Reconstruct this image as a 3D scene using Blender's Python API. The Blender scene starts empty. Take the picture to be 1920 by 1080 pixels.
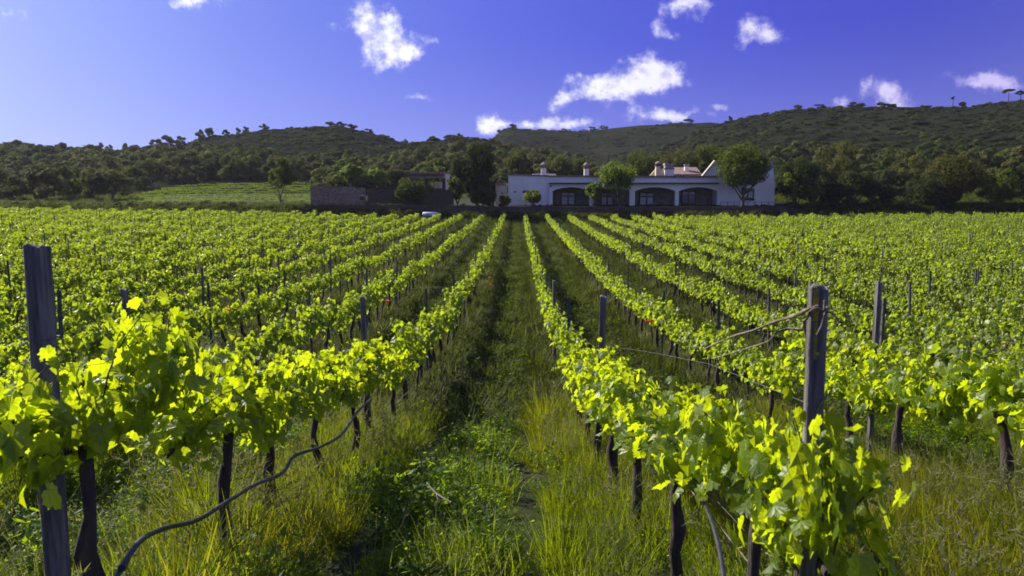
import bpy, bmesh, math, random
import numpy as np
from mathutils import Vector, Matrix, Euler
R = math.radians
random.seed(7); RNG = np.random.default_rng(7)
scene = bpy.context.scene
COL = scene.collection

# ------------------------------------------------------------------ camera
CZ = 1.8
FPX = 1500.0
PITCH = math.atan(180 / FPX)
YAW = math.atan(12 / FPX)
cam_data = bpy.data.cameras.new("camera"); cam = bpy.data.objects.new("camera", cam_data); COL.objects.link(cam)
cam.location = (0, 0, CZ)
cam.rotation_euler = (math.pi / 2 - PITCH, 0, YAW)
cam_data.sensor_width = 36; cam_data.lens = FPX / 1920 * 36
cam_data.clip_start = 0.05; cam_data.clip_end = 6000
cam_data.dof.use_dof = True; cam_data.dof.focus_distance = 9.0; cam_data.dof.aperture_fstop = 7.0
scene.camera = cam
CM = Euler(cam.rotation_euler).to_matrix()
def pix(x, y):
    d = CM @ Vector((x - 960, 540 - y, -FPX)); return d.normalized()
def pt(x, y, Y):
    d = pix(x, y); return Vector((0, 0, CZ)) + d * (Y / d.y)

# ------------------------------------------------------------------ sun + sky
SUN_AZ, SUN_EL = R(54), R(34)          # azimuth to the left of the view axis
sv = Vector((-math.sin(SUN_AZ) * math.cos(SUN_EL), math.cos(SUN_AZ) * math.cos(SUN_EL), math.sin(SUN_EL)))
sd = bpy.data.lights.new("sun", 'SUN'); so = bpy.data.objects.new("sun", sd); COL.objects.link(so)
sd.energy = 5.0; sd.angle = R(0.53); sd.color = (1.0, 0.93, 0.80)
so.rotation_euler = sv.to_track_quat('Z', 'Y').to_euler(); so.location = sv * 50
scene.view_settings.view_transform = 'Standard'; scene.view_settings.look = 'None'
scene.view_settings.gamma = 1; scene.view_settings.exposure = 0.80
scene.cycles.filter_width = 1.7
scene.cycles.max_bounces = 6; scene.cycles.diffuse_bounces = 3; scene.cycles.transmission_bounces = 4
scene.cycles.glossy_bounces = 2; scene.cycles.transparent_max_bounces = 4
scene.cycles.sample_clamp_indirect = 6

class NT:
    """small node-tree helper"""
    def __init__(s, nt): s.nt = nt; s.n = nt.nodes; s.l = nt.links
    def new(s, t, **k):
        nd = s.n.new(t)
        for a, v in k.items(): setattr(nd, a, v)
        return nd
    def put(s, sock, v):
        if isinstance(v, bpy.types.NodeSocket): s.l.new(v, sock)
        elif v is not None: sock.default_value = v
    def m(s, op, a, b=None, c=None, clamp=False):
        nd = s.new('ShaderNodeMath', operation=op); nd.use_clamp = clamp
        for i, v in enumerate((a, b, c)): s.put(nd.inputs[i], v)
        return nd.outputs[0]
    def vm(s, op, a, b=None):
        nd = s.new('ShaderNodeVectorMath', operation=op)
        s.put(nd.inputs[0], a); s.put(nd.inputs[1], b)
        return nd.outputs['Value'] if op in ('DOT_PRODUCT', 'LENGTH') else nd.outputs[0]
    def mix(s, f, a, b, mode='MIX'):
        nd = s.new('ShaderNodeMix', data_type='RGBA', blend_type=mode)
        s.put(nd.inputs[0], f)
        for i, v in ((6, a), (7, b)):
            if isinstance(v, (tuple, list)) and len(v) == 3: v = (*v, 1)
            s.put(nd.inputs[i], v)
        return nd.outputs[2]
    def ramp(s, f, stops, interp='LINEAR'):
        nd = s.new('ShaderNodeValToRGB'); cr = nd.color_ramp; cr.interpolation = interp
        while len(cr.elements) < len(stops): cr.elements.new(0.5)
        for e, (p, c) in zip(cr.elements, stops):
            e.position = p; e.color = (*c, 1) if len(c) == 3 else c
        s.put(nd.inputs[0], f); return nd.outputs[0]
    def noise(s, vec, scale, detail=4, rough=.55, dist=0.0):
        nd = s.new('ShaderNodeTexNoise'); nd.inputs['Scale'].default_value = scale
        nd.inputs['Detail'].default_value = detail; nd.inputs['Roughness'].default_value = rough
        nd.inputs['Distortion'].default_value = dist
        if vec is not None: s.l.new(vec, nd.inputs['Vector'])
        return nd
    def mapr(s, v, a, b, c=0.0, d=1.0, smooth=True):
        nd = s.new('ShaderNodeMapRange'); nd.interpolation_type = 'SMOOTHSTEP' if smooth else 'LINEAR'
        s.put(nd.inputs[0], v)
        for i, q in enumerate((a, b, c, d)): nd.inputs[i + 1].default_value = q
        return nd.outputs[0]

world = bpy.data.worlds.new("World"); scene.world = world; world.use_nodes = True
W = NT(world.node_tree); W.n.clear()
tc = W.new('ShaderNodeTexCoord').outputs['Generated']
sky = W.new('ShaderNodeTexSky', sky_type='NISHITA'); sky.sun_disc = False
sky.sun_elevation = SUN_EL; sky.sun_rotation = -SUN_AZ; sky.altitude = 700; sky.air_density = 1.0; sky.dust_density = 0.6; sky.ozone_density = 3.0
glow = Vector((-math.sin(R(52)), math.cos(R(52)), 0.10)).normalized()
nrm = W.vm('NORMALIZE', tc)
cosg = W.vm('DOT_PRODUCT', nrm, tuple(glow))
sep = W.new('ShaderNodeSeparateXYZ'); W.l.new(nrm, sep.inputs[0])
ang = W.m('ARCCOSINE', cosg)
angn = W.m('DIVIDE', ang, R(120))
ramp = W.ramp(angn, [(0.00, (0.74, 0.85, 1.0)), (0.10, (0.54, 0.66, .98)), (0.17, (0.33, 0.43, .90)), (0.28, (0.165, 0.225, .78)),
                     (0.42, (0.078, 0.108, .66)), (0.57, (0.045, 0.055, .54)), (0.72, (0.042, 0.048, .44)), (1.0, (.27, .32, .64))], 'B_SPLINE')  # last stop: sky behind the camera raised as fill for the shaded house front
# a little paler low over the hills
low = W.m('MULTIPLY', W.mapr(sep.outputs[2], 0.0, 0.20, 1, 0), 0.16)
ramp = W.mix(low, ramp, (0.62, 0.66, 1.0))
skt = W.mix(1.0, sky.outputs[0], (0.55, 0.55, 1.15), 'MULTIPLY')
base = W.mix(0.12, W.mix(1.0, ramp, (10, 10, 10), 'MULTIPLY'), skt)
# clouds: groups of soft blobs at fixed directions, broken up by noise
un = W.m('DIVIDE', sep.outputs[0], W.m('MAXIMUM', sep.outputs[1], 0.05))
vn = W.m('DIVIDE', sep.outputs[2], W.m('MAXIMUM', sep.outputs[1], 0.05))
uv = W.new('ShaderNodeCombineXYZ'); W.l.new(un, uv.inputs[0]); W.l.new(vn, uv.inputs[1])
wn = W.noise(uv.outputs[0], 16, 6, .62)
wsub = W.vm('SUBTRACT', wn.outputs['Color'], (.5, .5, .5)); wsc = W.new('ShaderNodeVectorMath', operation='SCALE')
W.l.new(wsub, wsc.inputs[0]); wsc.inputs[3].default_value = 0.045
uvw = W.vm('ADD', uv.outputs[0], wsc.outputs[0])
CL = [  # px x, px y, radius x, radius y, tilt deg, weight
    (686, 76, 16, 22, 0, 1.0), (748, 84, 30, 28, 0, 1.3), (722, 112, 20, 12, 20, .75), (690, 104, 16, 14, 0, .7), (775, 98, 20, 10, 0, .8),
    (690, 22, 34, 24, 0, .62), (735, 28, 18, 12, 30, .7), (703, 46, 22, 16, 0, .62), (637, 52, 22, 12, 0, .42), (808, 70, 16, 11, 0, .5), (790, 181, 30, 8, -8, .5),
    (1220, 145, 46, 28, 0, 1.3), (1160, 158, 52, 22, 8, 1.1), (1085, 172, 46, 13, 16, .85), (1052, 190, 18, 10, 30, .6), (1075, 143, 26, 8, 10, .42),
    (1250, 158, 26, 12, 0, .9),
    (918, 236, 26, 17, 0, 1.15), (990, 232, 60, 10, 0, .6), (1065, 234, 52, 13, 0, .85), (1232, 216, 46, 14, -4, 1.0), (1290, 217, 34, 9, 0, .7), (1350, 198, 26, 7, 0, .4),
    (1285, 10, 50, 18, -12, 1.0), (1236, 52, 22, 18, -20, .52), (1252, 62, 20, 10, 0, .5), (1405, 56, 30, 20, 20, .88), (1442, 70, 24, 17, 0, .85),
    (1583, 190, 20, 14, 0, .8), (1650, 172, 30, 22, -30, .85), (1690, 186, 40, 12, -14, .7),
    (1830, 148, 44, 13, -6, .8), (1880, 158, 40, 17, -12, .85), (350, 5, 24, 13, 0, .9), (395, -6, 36, 12, 0, .7), (30, 22, 22, 12, 0, .6)]
dens = None
sepw = W.new('ShaderNodeSeparateXYZ'); W.l.new(uvw, sepw.inputs[0])
for (x, y, a, b, t, w) in CL:
    d = pix(x, y); u0, v0 = d.x / d.y, d.z / d.y; ct, st = math.cos(R(t)), math.sin(R(t))
    du = W.m('SUBTRACT', sepw.outputs[0], u0); dv = W.m('SUBTRACT', sepw.outputs[1], v0)
    a_, b_ = a / FPX, b / FPX
    p = W.m('ADD', W.m('MULTIPLY', du, ct / a_), W.m('MULTIPLY', dv, st / a_))
    q = W.m('ADD', W.m('MULTIPLY', du, -st / b_), W.m('MULTIPLY', dv, ct / b_))
    r2 = W.m('ADD', W.m('MULTIPLY', p, p), W.m('MULTIPLY', q, q))
    g = W.m('MULTIPLY', W.m('EXPONENT', W.m('MULTIPLY', r2, -0.8)), w)
    dens = g if dens is None else W.m('ADD', dens, g)
fn = W.noise(uv.outputs[0], 34, 8, .66)
dn = W.m('ADD', dens, W.m('MULTIPLY', W.m('SUBTRACT', fn.outputs[0], .5), 2.7))
alpha = W.m('MULTIPLY', W.mapr(dn, .18, 1.35), W.mapr(dens, .10, .3))
front = W.mapr(sep.outputs[1], .1, .3)
alpha = W.m('MULTIPLY', alpha, front)
# self shading: look at the noise a little towards the sun
off = W.vm('ADD', uv.outputs[0], (-.010, .012, 0)); fo = W.noise(off, 34, 5, .6)
sh = W.mapr(W.m('ADD', W.m('SUBTRACT', fn.outputs[0], fo.outputs[0]), W.m('MULTIPLY', dn, .12)), -.08, .22)
cfade = W.mapr(un, -.1, .65)
lit = W.mix(cfade, (9.8, 9.9, 10.6), (5.6, 5.0, 8.6))
shd = W.mix(cfade, (6.0, 6.0, 9.0), (3.6, 3.2, 7.2))
ccol = W.mix(sh, shd, lit)
skyc = W.mix(W.m('MULTIPLY', alpha, .97), base, ccol)
bg = W.new('ShaderNodeBackground'); W.l.new(skyc, bg.inputs[0]); bg.inputs[1].default_value = 0.065
wo = W.new('ShaderNodeOutputWorld'); W.l.new(bg.outputs[0], wo.inputs[0])

# ------------------------------------------------------------------ terrain function
ZT = np.array([-30, 0, 2, 4, 6, 9, 13, 20, 31, 60, 94, 97.5, 101, 116, 160, 260, 600, 3000.])
DT = np.array([1.5, 1.70, 1.80, 2.08, 2.48, 3.0, 3.46, 3.95, 4.12, 4.05, 3.80, 3.75, 1.82, 1.35, -1.3, -2.0, -2, -2])
FINE = np.arange(-30, 3000, 0.5); DFINE = np.interp(FINE, ZT, DT)
_k = np.exp(-np.linspace(-2, 2, 9) ** 2); _k /= _k.sum(); _s = np.convolve(np.pad(DFINE, 4, mode='edge'), _k, 'valid')
DFINE = np.where(FINE < 90, _s, DFINE)
def azpx(x, y=250):
    d = pix(x, y); return math.atan2(d.x, d.y)
def prof(pts):
    az = []; te = []
    for x, y in pts:
        d = pix(x, y); az.append(math.atan2(d.x, d.y)); te.append(d.z / math.hypot(d.x, d.y))
    return np.array(az), np.array(te)
HILLS = [
    (prof([(-500, 320), (-200, 300), (0, 290), (100, 293), (200, 286), (280, 275), (340, 270), (400, 258), (500, 243), (600, 239), (635, 235), (700, 250), (770, 272), (840, 300), (900, 330), (960, 360)]), 300, 118, 1.25),
    (prof([(560, 345), (640, 315), (700, 285), (777, 270), (820, 262), (860, 256), (917, 260), (980, 280), (1080, 310), (1150, 335)]), 250, 118, 1.2),
    (prof([(840, 360), (890, 300), (925, 256), (945, 241), (960, 238), (1000, 241), (1100, 245), (1150, 238), (1200, 233), (1280, 229), (1335, 227), (1360, 232), (1500, 260), (1600, 330)]), 430, 200, 1.5),
    (prof([(1060, 345), (1120, 322), (1200, 290), (1280, 262), (1347, 232), (1407, 219), (1487, 205), (1530, 202), (1613, 200), (1680, 199), (1780, 201), (1820, 200), (1863, 192), (1920, 187), (2100, 170), (2400, 190), (2900, 260)]), 310, 122, 1.3)]
def bump(x, y, s):
    return (np.sin(x / s * 1.3 + 1.7) * np.cos(y / s * 1.1 + .4) + .5 * np.sin(x / s * 2.9 + y / s * 1.9) + .3 * np.cos(x / s * 5.1 - y / s * 4.3))
def Hgt(x, y):
    x = np.asarray(x, float); y = np.asarray(y, float)
    dep = np.interp(y, FINE, DFINE)
    k = np.clip((y - 1) / 12, 0, 1)
    tilt = np.where(x < 0, .014 * np.clip(-x, 0, 80), .005 * np.clip(x, 0, 80))
    near = np.clip((101 - y) / 3.5, 0, 1)
    h = CZ - dep + tilt * k * near
    h = h + .02 * bump(x, y, 1.1) * np.clip((98 - y) / 5, 0, 1)
    r = np.hypot(x, y); az = np.arctan2(x, y)
    far = np.clip((r - 125) / 60, 0, 1)
    for (pa, pe), ri, r0, ex in HILLS:
        crest = np.interp(az, pa, pe) * ri + CZ
        s = np.clip((r - r0) / (ri - r0), 0, 1)
        hh = -1.0 + (crest + 1.0) * s ** ex
        b = np.clip((r - ri) / 500, 0, 3); hh = np.where(r > ri, crest * (1 - b ** 1.2) - 1, hh)
        h = np.where(r > r0, np.maximum(h, hh), h)
    h = h + far * bump(x, y, 17) * .45 * (1 - .8 * np.clip((r - 230) / 60, 0, 1))
    return h
def hz(x, y): return float(Hgt(x, y))

# ------------------------------------------------------------------ mesh helpers
def tag(o, label=None, cat=None, group=None, kind=None):
    if label: o['label'] = label
    if cat: o['category'] = cat
    if group: o['group'] = group
    if kind: o['kind'] = kind
    return o
class MB:
    def __init__(s): s.V = []; s.F = []; s.n = 0; s.var = []; s.lc = {}
    def add(s, V, F, var=None, lc=None):
        V = np.asarray(V, float).reshape(-1, 3)
        if lc is not None: s.lc[s.n] = lc
        s.V.append(V)
        for k, fs in (F.items() if isinstance(F, dict) else {None: F}.items()):
            fs = np.asarray(fs, int); s.F.append(fs + s.n)
            s.var.append(np.full(len(fs), .5) if var is None else np.asarray(var))
        s.n += len(V)
    def box(s, c, size, rz=0, tz=0):
        h = np.array(size) / 2; v = np.array([[x, y, z] for x in (-1, 1) for y in (-1, 1) for z in (-1, 1)]) * h
        if tz: v[v[:, 2] > 0, :2] *= (1 - tz)
        ca, sa = math.cos(rz), math.sin(rz)
        v = v @ np.array([[ca, sa, 0], [-sa, ca, 0], [0, 0, 1]]) + np.array(c)
        s.add(v, [[0, 1, 3, 2], [4, 6, 7, 5], [0, 4, 5, 1], [2, 3, 7, 6], [0, 2, 6, 4], [1, 5, 7, 3]])
    def tube(s, pts, rad, sides=6, cap=True):
        P = np.asarray(pts, float); n = len(P); rad = np.full(n, rad) if np.isscalar(rad) else np.asarray(rad)
        T = np.gradient(P, axis=0); T /= np.linalg.norm(T, axis=1)[:, None] + 1e-9
        ref = np.array([1, 0.2, 0.1]) if abs(T[0][0]) < .8 else np.array([0, 0, 1.])
        rings = []
        for i in range(n):
            a = np.cross(T[i], ref); a /= np.linalg.norm(a) + 1e-9; b = np.cross(T[i], a)
            th = np.arange(sides) * 2 * math.pi / sides
            rings.append(P[i] + rad[i] * (np.cos(th)[:, None] * a + np.sin(th)[:, None] * b))
        V = np.concatenate(rings); F = []
        for i in range(n - 1):
            for j in range(sides):
                k = (j + 1) % sides; F.append([i * sides + j, i * sides + k, (i + 1) * sides + k, (i + 1) * sides + j])
        s.add(V, F)
        if cap:
            for (e, q) in ((0, 1), (n - 1, -1)):
                c = P[e] ; Vc = np.concatenate([rings[e], [c]]); s.add(Vc, [[j, (j + 1) % sides, sides, sides][:3] for j in range(sides)])
    def prism(s, outline, y0, y1):
        """outline [(x,z)...] convex-or-not polygon extruded along y (made with bmesh later)"""
        n = len(outline); V = [(x, y0, z) for x, z in outline] + [(x, y1, z) for x, z in outline]
        s.V.append(np.array(V, float)); a = s.n
        s.F.append(np.array([[a + i for i in range(n)]])); s.F.append(np.array([[a + n + i for i in reversed(range(n))]]))
        s.F.append(np.array([[a + (i + 1) % n, a + i, a + n + i, a + n + (i + 1) % n] for i in range(n)]))
        s.var += [np.full(1, .5), np.full(1, .5), np.full(n, .5)]; s.n += 2 * n
    def mesh(s, name, mat=None, smooth=False):
        me = bpy.data.meshes.new(name)
        V = np.concatenate(s.V); me.vertices.add(len(V)); me.vertices.foreach_set('co', V.ravel())
        loops = np.concatenate([f.ravel() for f in s.F]); tot = np.concatenate([np.full(len(f), f.shape[1]) for f in s.F])
        st = np.concatenate([[0], np.cumsum(tot)[:-1]])
        me.loops.add(len(loops)); me.loops.foreach_set('vertex_index', loops.astype(np.int32))
        me.polygons.add(len(tot)); me.polygons.foreach_set('loop_start', st.astype(np.int32)); me.polygons.foreach_set('loop_total', tot.astype(np.int32))
        
        me.polygons.foreach_set('use_smooth', np.full(len(tot), bool(smooth)))
        me.update(calc_edges=True)
        at = me.attributes.new('var', 'FLOAT', 'FACE'); at.data.foreach_set('value', np.concatenate(s.var).astype(np.float32))
        if s.lc:
            L = np.zeros((len(V), 3), np.float32); L[:, 0] = 9
            for k, a in s.lc.items(): L[k:k + len(a), :2] = a
            at = me.attributes.new('lc', 'FLOAT_VECTOR', 'POINT'); at.data.foreach_set('vector', L.ravel())
        if mat: me.materials.append(mat)
        return me
    def build(s, name, mat, parent=None, smooth=False, link=True):
        o = bpy.data.objects.new(name, s.mesh(name, mat, smooth))
        if link: COL.objects.link(o)
        if parent: o.parent = parent
        return o
def empty(name, loc, rz=0, sc=1):
    o = bpy.data.objects.new(name, None); COL.objects.link(o); o.location = loc; o.rotation_euler = (0, 0, rz); o.scale = (sc,) * 3
    o.empty_display_size = .2; return o
def obj(name, me, parent=None, loc=(0, 0, 0)):
    o = bpy.data.objects.new(name, me); COL.objects.link(o); o.location = loc
    if parent: o.parent = parent
    return o
def unit(a): return a / (np.linalg.norm(a, axis=-1, keepdims=True) + 1e-9)
def leaves(mb, tmpl, P, N, U, S, var):
    """stamp template (verts, tris) at P with normal N, tip direction ~U, size S"""
    tv, tf = tmpl; n = len(P); N = unit(N); X = unit(np.cross(U, N)); Yv = np.cross(N, X)
    V = P[:, None, :] + S[:, None, None] * (tv[None, :, 0, None] * X[:, None, :] + tv[None, :, 1, None] * Yv[:, None, :] + tv[None, :, 2, None] * N[:, None, :])
    F = (tf[None] + (np.arange(n) * len(tv))[:, None, None]).reshape(-1, tf.shape[1])
    mb.add(V.reshape(-1, 3), F, np.repeat(var, len(tf)), np.tile(tv[:, :2], (n, 1)) if len(tv) > 10 else None)
def fan(out, fold=.12, droop=.1):
    out = np.array(out, float); v = [[0, .42, 0.03]] + [[x, y, -fold * abs(x) - droop * max(0, y - .3) ** 2 * 1.5 + .03 * math.sin(9 * x + 5 * y)] for x, y in out]
    n = len(out); return np.array(v), np.array([[0, 1 + i, 1 + (i + 1) % n] for i in range(n)])
half = [(.0, .0), (.17, -.13), (.36, -.10), (.40, .06), (.56, .12), (.50, .27), (.60, .42), (.44, .50), (.30, .52), (.36, .70), (.22, .80), (.12, .88), (.0, 1.02)]
GRAPE = fan([(x, y) for x, y in half] + [(-x, y) for x, y in half[-2:0:-1]], .25, .3)
GRAPE_B = fan([(x * (1 + .12 * math.sin(i * 2.1)), y) for i, (x, y) in enumerate(half)] + [(-x * (1 - .1 * math.cos(i)), y + .03 * math.sin(i * 3)) for i, (x, y) in list(enumerate(half))[-2:0:-1]], -.3, .5)
MIDL = fan([(0, 0), (.38, -.08), (.55, .3), (.34, .55), (0, 1), (-.34, .55), (-.55, .3), (-.38, -.08)], .22, .3)
LOWL = (np.array([[0, 0, 0], [.46, .38, -.1], [0, 1, -.06], [-.46, .38, -.1]]), np.array([[0, 1, 2, 3]]))
SMALL = (np.array([[0, 0, 0], [.26, .45, -.05], [0, 1, -.02], [-.26, .45, -.05]]), np.array([[0, 1, 2, 3]]))

# ------------------------------------------------------------------ materials
def material(name):
    m = bpy.data.materials.new(name); m.use_nodes = True; t = NT(m.node_tree); t.n.clear()
    out = t.new('ShaderNodeOutputMaterial'); return m, t, out
def simple(name, col, rough=.8, col2=None, scale=3, bump_=0, bscale=40, metal=0, spec=.3, stretch=None):
    m, t, out = material(name); b = t.new('ShaderNodeBsdfPrincipled')
    oc = t.new('ShaderNodeTexCoord').outputs['Object']
    if stretch: oc = t.vm('MULTIPLY', oc, stretch)
    if col2 is not None:
        n = t.noise(oc, scale, 6, .65); t.l.new(t.mix(t.mapr(n.outputs[0], .32, .68), col, col2), b.inputs['Base Color'])
    else: b.inputs['Base Color'].default_value = (*col, 1)
    b.inputs['Roughness'].default_value = rough; b.inputs['Metallic'].default_value = metal; b.inputs['Specular IOR Level'].default_value = spec
    if bump_:
        n2 = t.noise(oc, bscale, 5, .6); bp = t.new('ShaderNodeBump'); bp.inputs['Strength'].default_value = bump_; bp.inputs['Distance'].default_value = .02
        t.l.new(n2.outputs[0], bp.inputs['Height']); t.l.new(bp.outputs[0], b.inputs['Normal'])
    t.l.new(b.outputs[0], out.inputs[0]); return m
def leafmat(name, dark, light, trans, tfac=.5, rough=.45, spec=.35, patch=0, veins=False):
    m, t, out = material(name)
    at = t.new('ShaderNodeAttribute', attribute_name='var'); at.attribute_type = 'GEOMETRY'
    oi = t.new('ShaderNodeObjectInfo')
    f = t.m('ADD', t.m('MULTIPLY', at.outputs['Fac'], .75), t.m('MULTIPLY', oi.outputs['Random'], .25), clamp=True)
    c = t.mix(f, dark, light)
    geo = t.new('ShaderNodeNewGeometry')
    if patch:   # patches of yellower and browner growth across the ground
        n = t.noise(geo.outputs['Position'], patch, 3, .5); c = t.mix(t.mapr(n.outputs[0], .42, .68), c, t.mix(.25, c, (.10, .10, .02)))
    vm_ = None
    if veins:   # five main veins fanning out from the stalk, and a few yellowed leaves
        lc = t.new('ShaderNodeAttribute', attribute_name='lc'); sp_ = t.new('ShaderNodeSeparateXYZ'); t.l.new(lc.outputs['Vector'], sp_.inputs[0])
        ax = t.m('ABSOLUTE', sp_.outputs[0]); dm = ax
        for th in (.72, 1.45):
            dm = t.m('MINIMUM', dm, t.m('ABSOLUTE', t.m('SUBTRACT', t.m('MULTIPLY', ax, math.cos(th)), t.m('MULTIPLY', sp_.outputs[1], math.sin(th)))))
        vm_ = t.mapr(dm, .008, .030, 1, 0); nn = t.noise(geo.outputs['Position'], 60, 4, .6)
        c = t.mix(t.mapr(nn.outputs[0], .40, .7, 0, .45), c, dark); c = t.mix(t.m('MULTIPLY', vm_, .6), c, (.26, .32, .07))
        c = t.mix(t.mapr(at.outputs['Fac'], .96, .975), c, (.24, .25, .03))
    b = t.new('ShaderNodeBsdfPrincipled'); t.l.new(c, b.inputs['Base Color'])
    b.inputs['Roughness'].default_value = rough; b.inputs['Specular IOR Level'].default_value = spec
    if veins:
        bp = t.new('ShaderNodeBump'); bp.inputs['Strength'].default_value = .5; bp.inputs['Distance'].default_value = .003
        t.l.new(t.m('SUBTRACT', nn.outputs[0], vm_), bp.inputs['Height']); t.l.new(bp.outputs[0], b.inputs['Normal'])
    tr = t.new('ShaderNodeBsdfTranslucent')
    tcol = t.mix(f, tuple(x * (.60 if veins else .72) for x in trans), trans)
    if veins: tcol = t.mix(t.m('MULTIPLY', vm_, .5), tcol, (.20, .30, .01)); tcol = t.mix(t.mapr(nn.outputs[0], .45, .75, 0, .4), tcol, tuple(x * .5 for x in trans))
    t.l.new(tcol, tr.inputs[0])
    ms = t.new('ShaderNodeMixShader'); ms.inputs[0].default_value = tfac
    t.l.new(b.outputs[0], ms.inputs[1]); t.l.new(tr.outputs[0], ms.inputs[2]); t.l.new(ms.outputs[0], out.inputs[0]); return m
M = {}
M['vine'] = leafmat('vine_leaf', (.065, .12, .009), (.16, .235, .014), (.73, .88, .010), .61, .40, .5, veins=True)
M['grassA'] = leafmat('grass_blade', (.026, .048, .004), (.085, .12, .010), (.38, .47, .010), .48, .6, .08, patch=.5)
M['gold'] = leafmat('ripening_grass', (.06, .075, .006), (.13, .14, .012), (.50, .50, .015), .5, .6, .08)
M['weed'] = leafmat('weed_leaf', (.030, .07, .004), (.085, .15, .010), (.42, .60, .008), .50, .5, .15, patch=.35)
M['ear'] = leafmat('grass_ear', (.10, .115, .045), (.19, .19, .08), (.30, .30, .08), .4, .6, .2)
M['bark'] = simple('vine_bark', (.035, .026, .024), .95, (.085, .065, .055), 14, .9, 60, stretch=(1, 1, .25))
M['tbark'] = simple('tree_bark', (.05, .04, .033), .95, (.11, .09, .07), 5, .6, 20)
M['cane'] = simple('dry_cane', (.10, .075, .055), .8, (.25, .20, .16), 30, .4, 80)
M['postm'] = simple('weathered_post', (.065, .060, .052), .85, (.25, .235, .20), 26, .7, 120, stretch=(1, 1, .07))
M['steel'] = simple('steel_post', (.055, .055, .052), .65, (.12, .118, .11), 10, .1, 40, metal=.2)
M['wire'] = simple('wire', (.09, .085, .08), .5, (.17, .16, .15), 20, 0, metal=.6)
M['hose'] = simple('hose', (.018, .018, .022), .38, (.05, .05, .055), 12, 0, spec=.5)
M['lichen'] = simple('lichen', (.28, .26, .02), .9, (.16, .15, .04), 30, .3, 60)
M['white'] = simple('whitewash', (.86, .83, .76), .9, (.76, .73, .67), .5, .1, 4)
M['cream'] = simple('sunlit_cream_plaster', (.66, .58, .42), .9, (.50, .44, .33), .9, .3, 4)  # cream of sunlit plaster, put into the colour of annex, gable slope and chimney
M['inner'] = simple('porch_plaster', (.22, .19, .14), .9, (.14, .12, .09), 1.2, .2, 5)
M['brick'] = simple('brick_band', (.26, .10, .07), .9, (.16, .07, .06), 6, .2, 20)
M['cap'] = simple('chimney_cap', (.40, .36, .34), .9, (.25, .20, .19), 4, .2, 12)
M['woodd'] = simple('dark_wood', (.05, .028, .022), .6, (.09, .05, .035), 5, .1, 20)
M['poppy'] = leafmat('poppy_petal', (.70, .03, .015), (.85, .06, .02), (.8, .05, .02), .35)
M['glass'] = simple('glass', (.05, .06, .12), .06, spec=.9)
M['curtain'] = simple('white_curtain', (.6, .6, .62), .9, (.45, .45, .5), 3)
M['tank'] = simple('white_plastic', (.62, .65, .72), .5, (.5, .53, .6), 2)
def tilemat():
    m, t, out = material('roof_tile'); oc = t.new('ShaderNodeTexCoord').outputs['Object']
    w = t.new('ShaderNodeTexWave', wave_type='BANDS', bands_direction='X'); w.inputs['Scale'].default_value = 1.6; w.inputs['Distortion'].default_value = .4; t.l.new(oc, w.inputs['Vector'])
    n = t.noise(oc, 2.2, 6, .7); c = t.mix(t.mapr(n.outputs[0], .35, .65), (.20, .12, .09), (.34, .24, .18))
    b = t.new('ShaderNodeBsdfPrincipled'); b.inputs['Roughness'].default_value = .9; t.l.new(c, b.inputs['Base Color'])
    bp = t.new('ShaderNodeBump'); bp.inputs['Strength'].default_value = .8; bp.inputs['Distance'].default_value = .06; t.l.new(w.outputs[0], bp.inputs['Height']); t.l.new(bp.outputs[0], b.inputs['Normal'])
    t.l.new(b.outputs[0], out.inputs[0]); return m
M['tile'] = tilemat()
def stonemat(name, c1, c2, mortar):
    m, t, out = material(name); oc = t.new('ShaderNodeTexCoord').outputs['Object']; oc = t.vm('MULTIPLY', oc, (1, 1, 1.9))
    v = t.new('ShaderNodeTexVoronoi'); v.feature = 'DISTANCE_TO_EDGE'; v.inputs['Scale'].default_value = 2.6; t.l.new(oc, v.inputs['Vector'])
    v2 = t.new('ShaderNodeTexVoronoi'); v2.inputs['Scale'].default_value = 2.6; t.l.new(oc, v2.inputs['Vector'])
    s3 = t.new('ShaderNodeSeparateXYZ'); t.l.new(v2.outputs['Color'], s3.inputs[0])
    n = t.noise(oc, .5, 5, .6); c = t.mix(s3.outputs[0], c1, c2); c = t.mix(t.mapr(n.outputs[0], .4, .7), c, tuple(x * .6 for x in c1))
    c = t.mix(t.mapr(v.outputs[0], .0, .06), mortar, c)
    b = t.new('ShaderNodeBsdfPrincipled'); b.inputs['Roughness'].default_value = .95; t.l.new(c, b.inputs['Base Color'])
    bp = t.new('ShaderNodeBump'); bp.inputs['Strength'].default_value = .8; bp.inputs['Distance'].default_value = .05; t.l.new(v.outputs[0], bp.inputs['Height']); t.l.new(bp.outputs[0], b.inputs['Normal'])
    t.l.new(b.outputs[0], out.inputs[0]); return m
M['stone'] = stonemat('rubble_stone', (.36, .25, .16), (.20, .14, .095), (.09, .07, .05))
M['stoned'] = stonemat('dark_stone', (.10, .078, .052), (.055, .044, .032), (.03, .025, .02))
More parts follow.
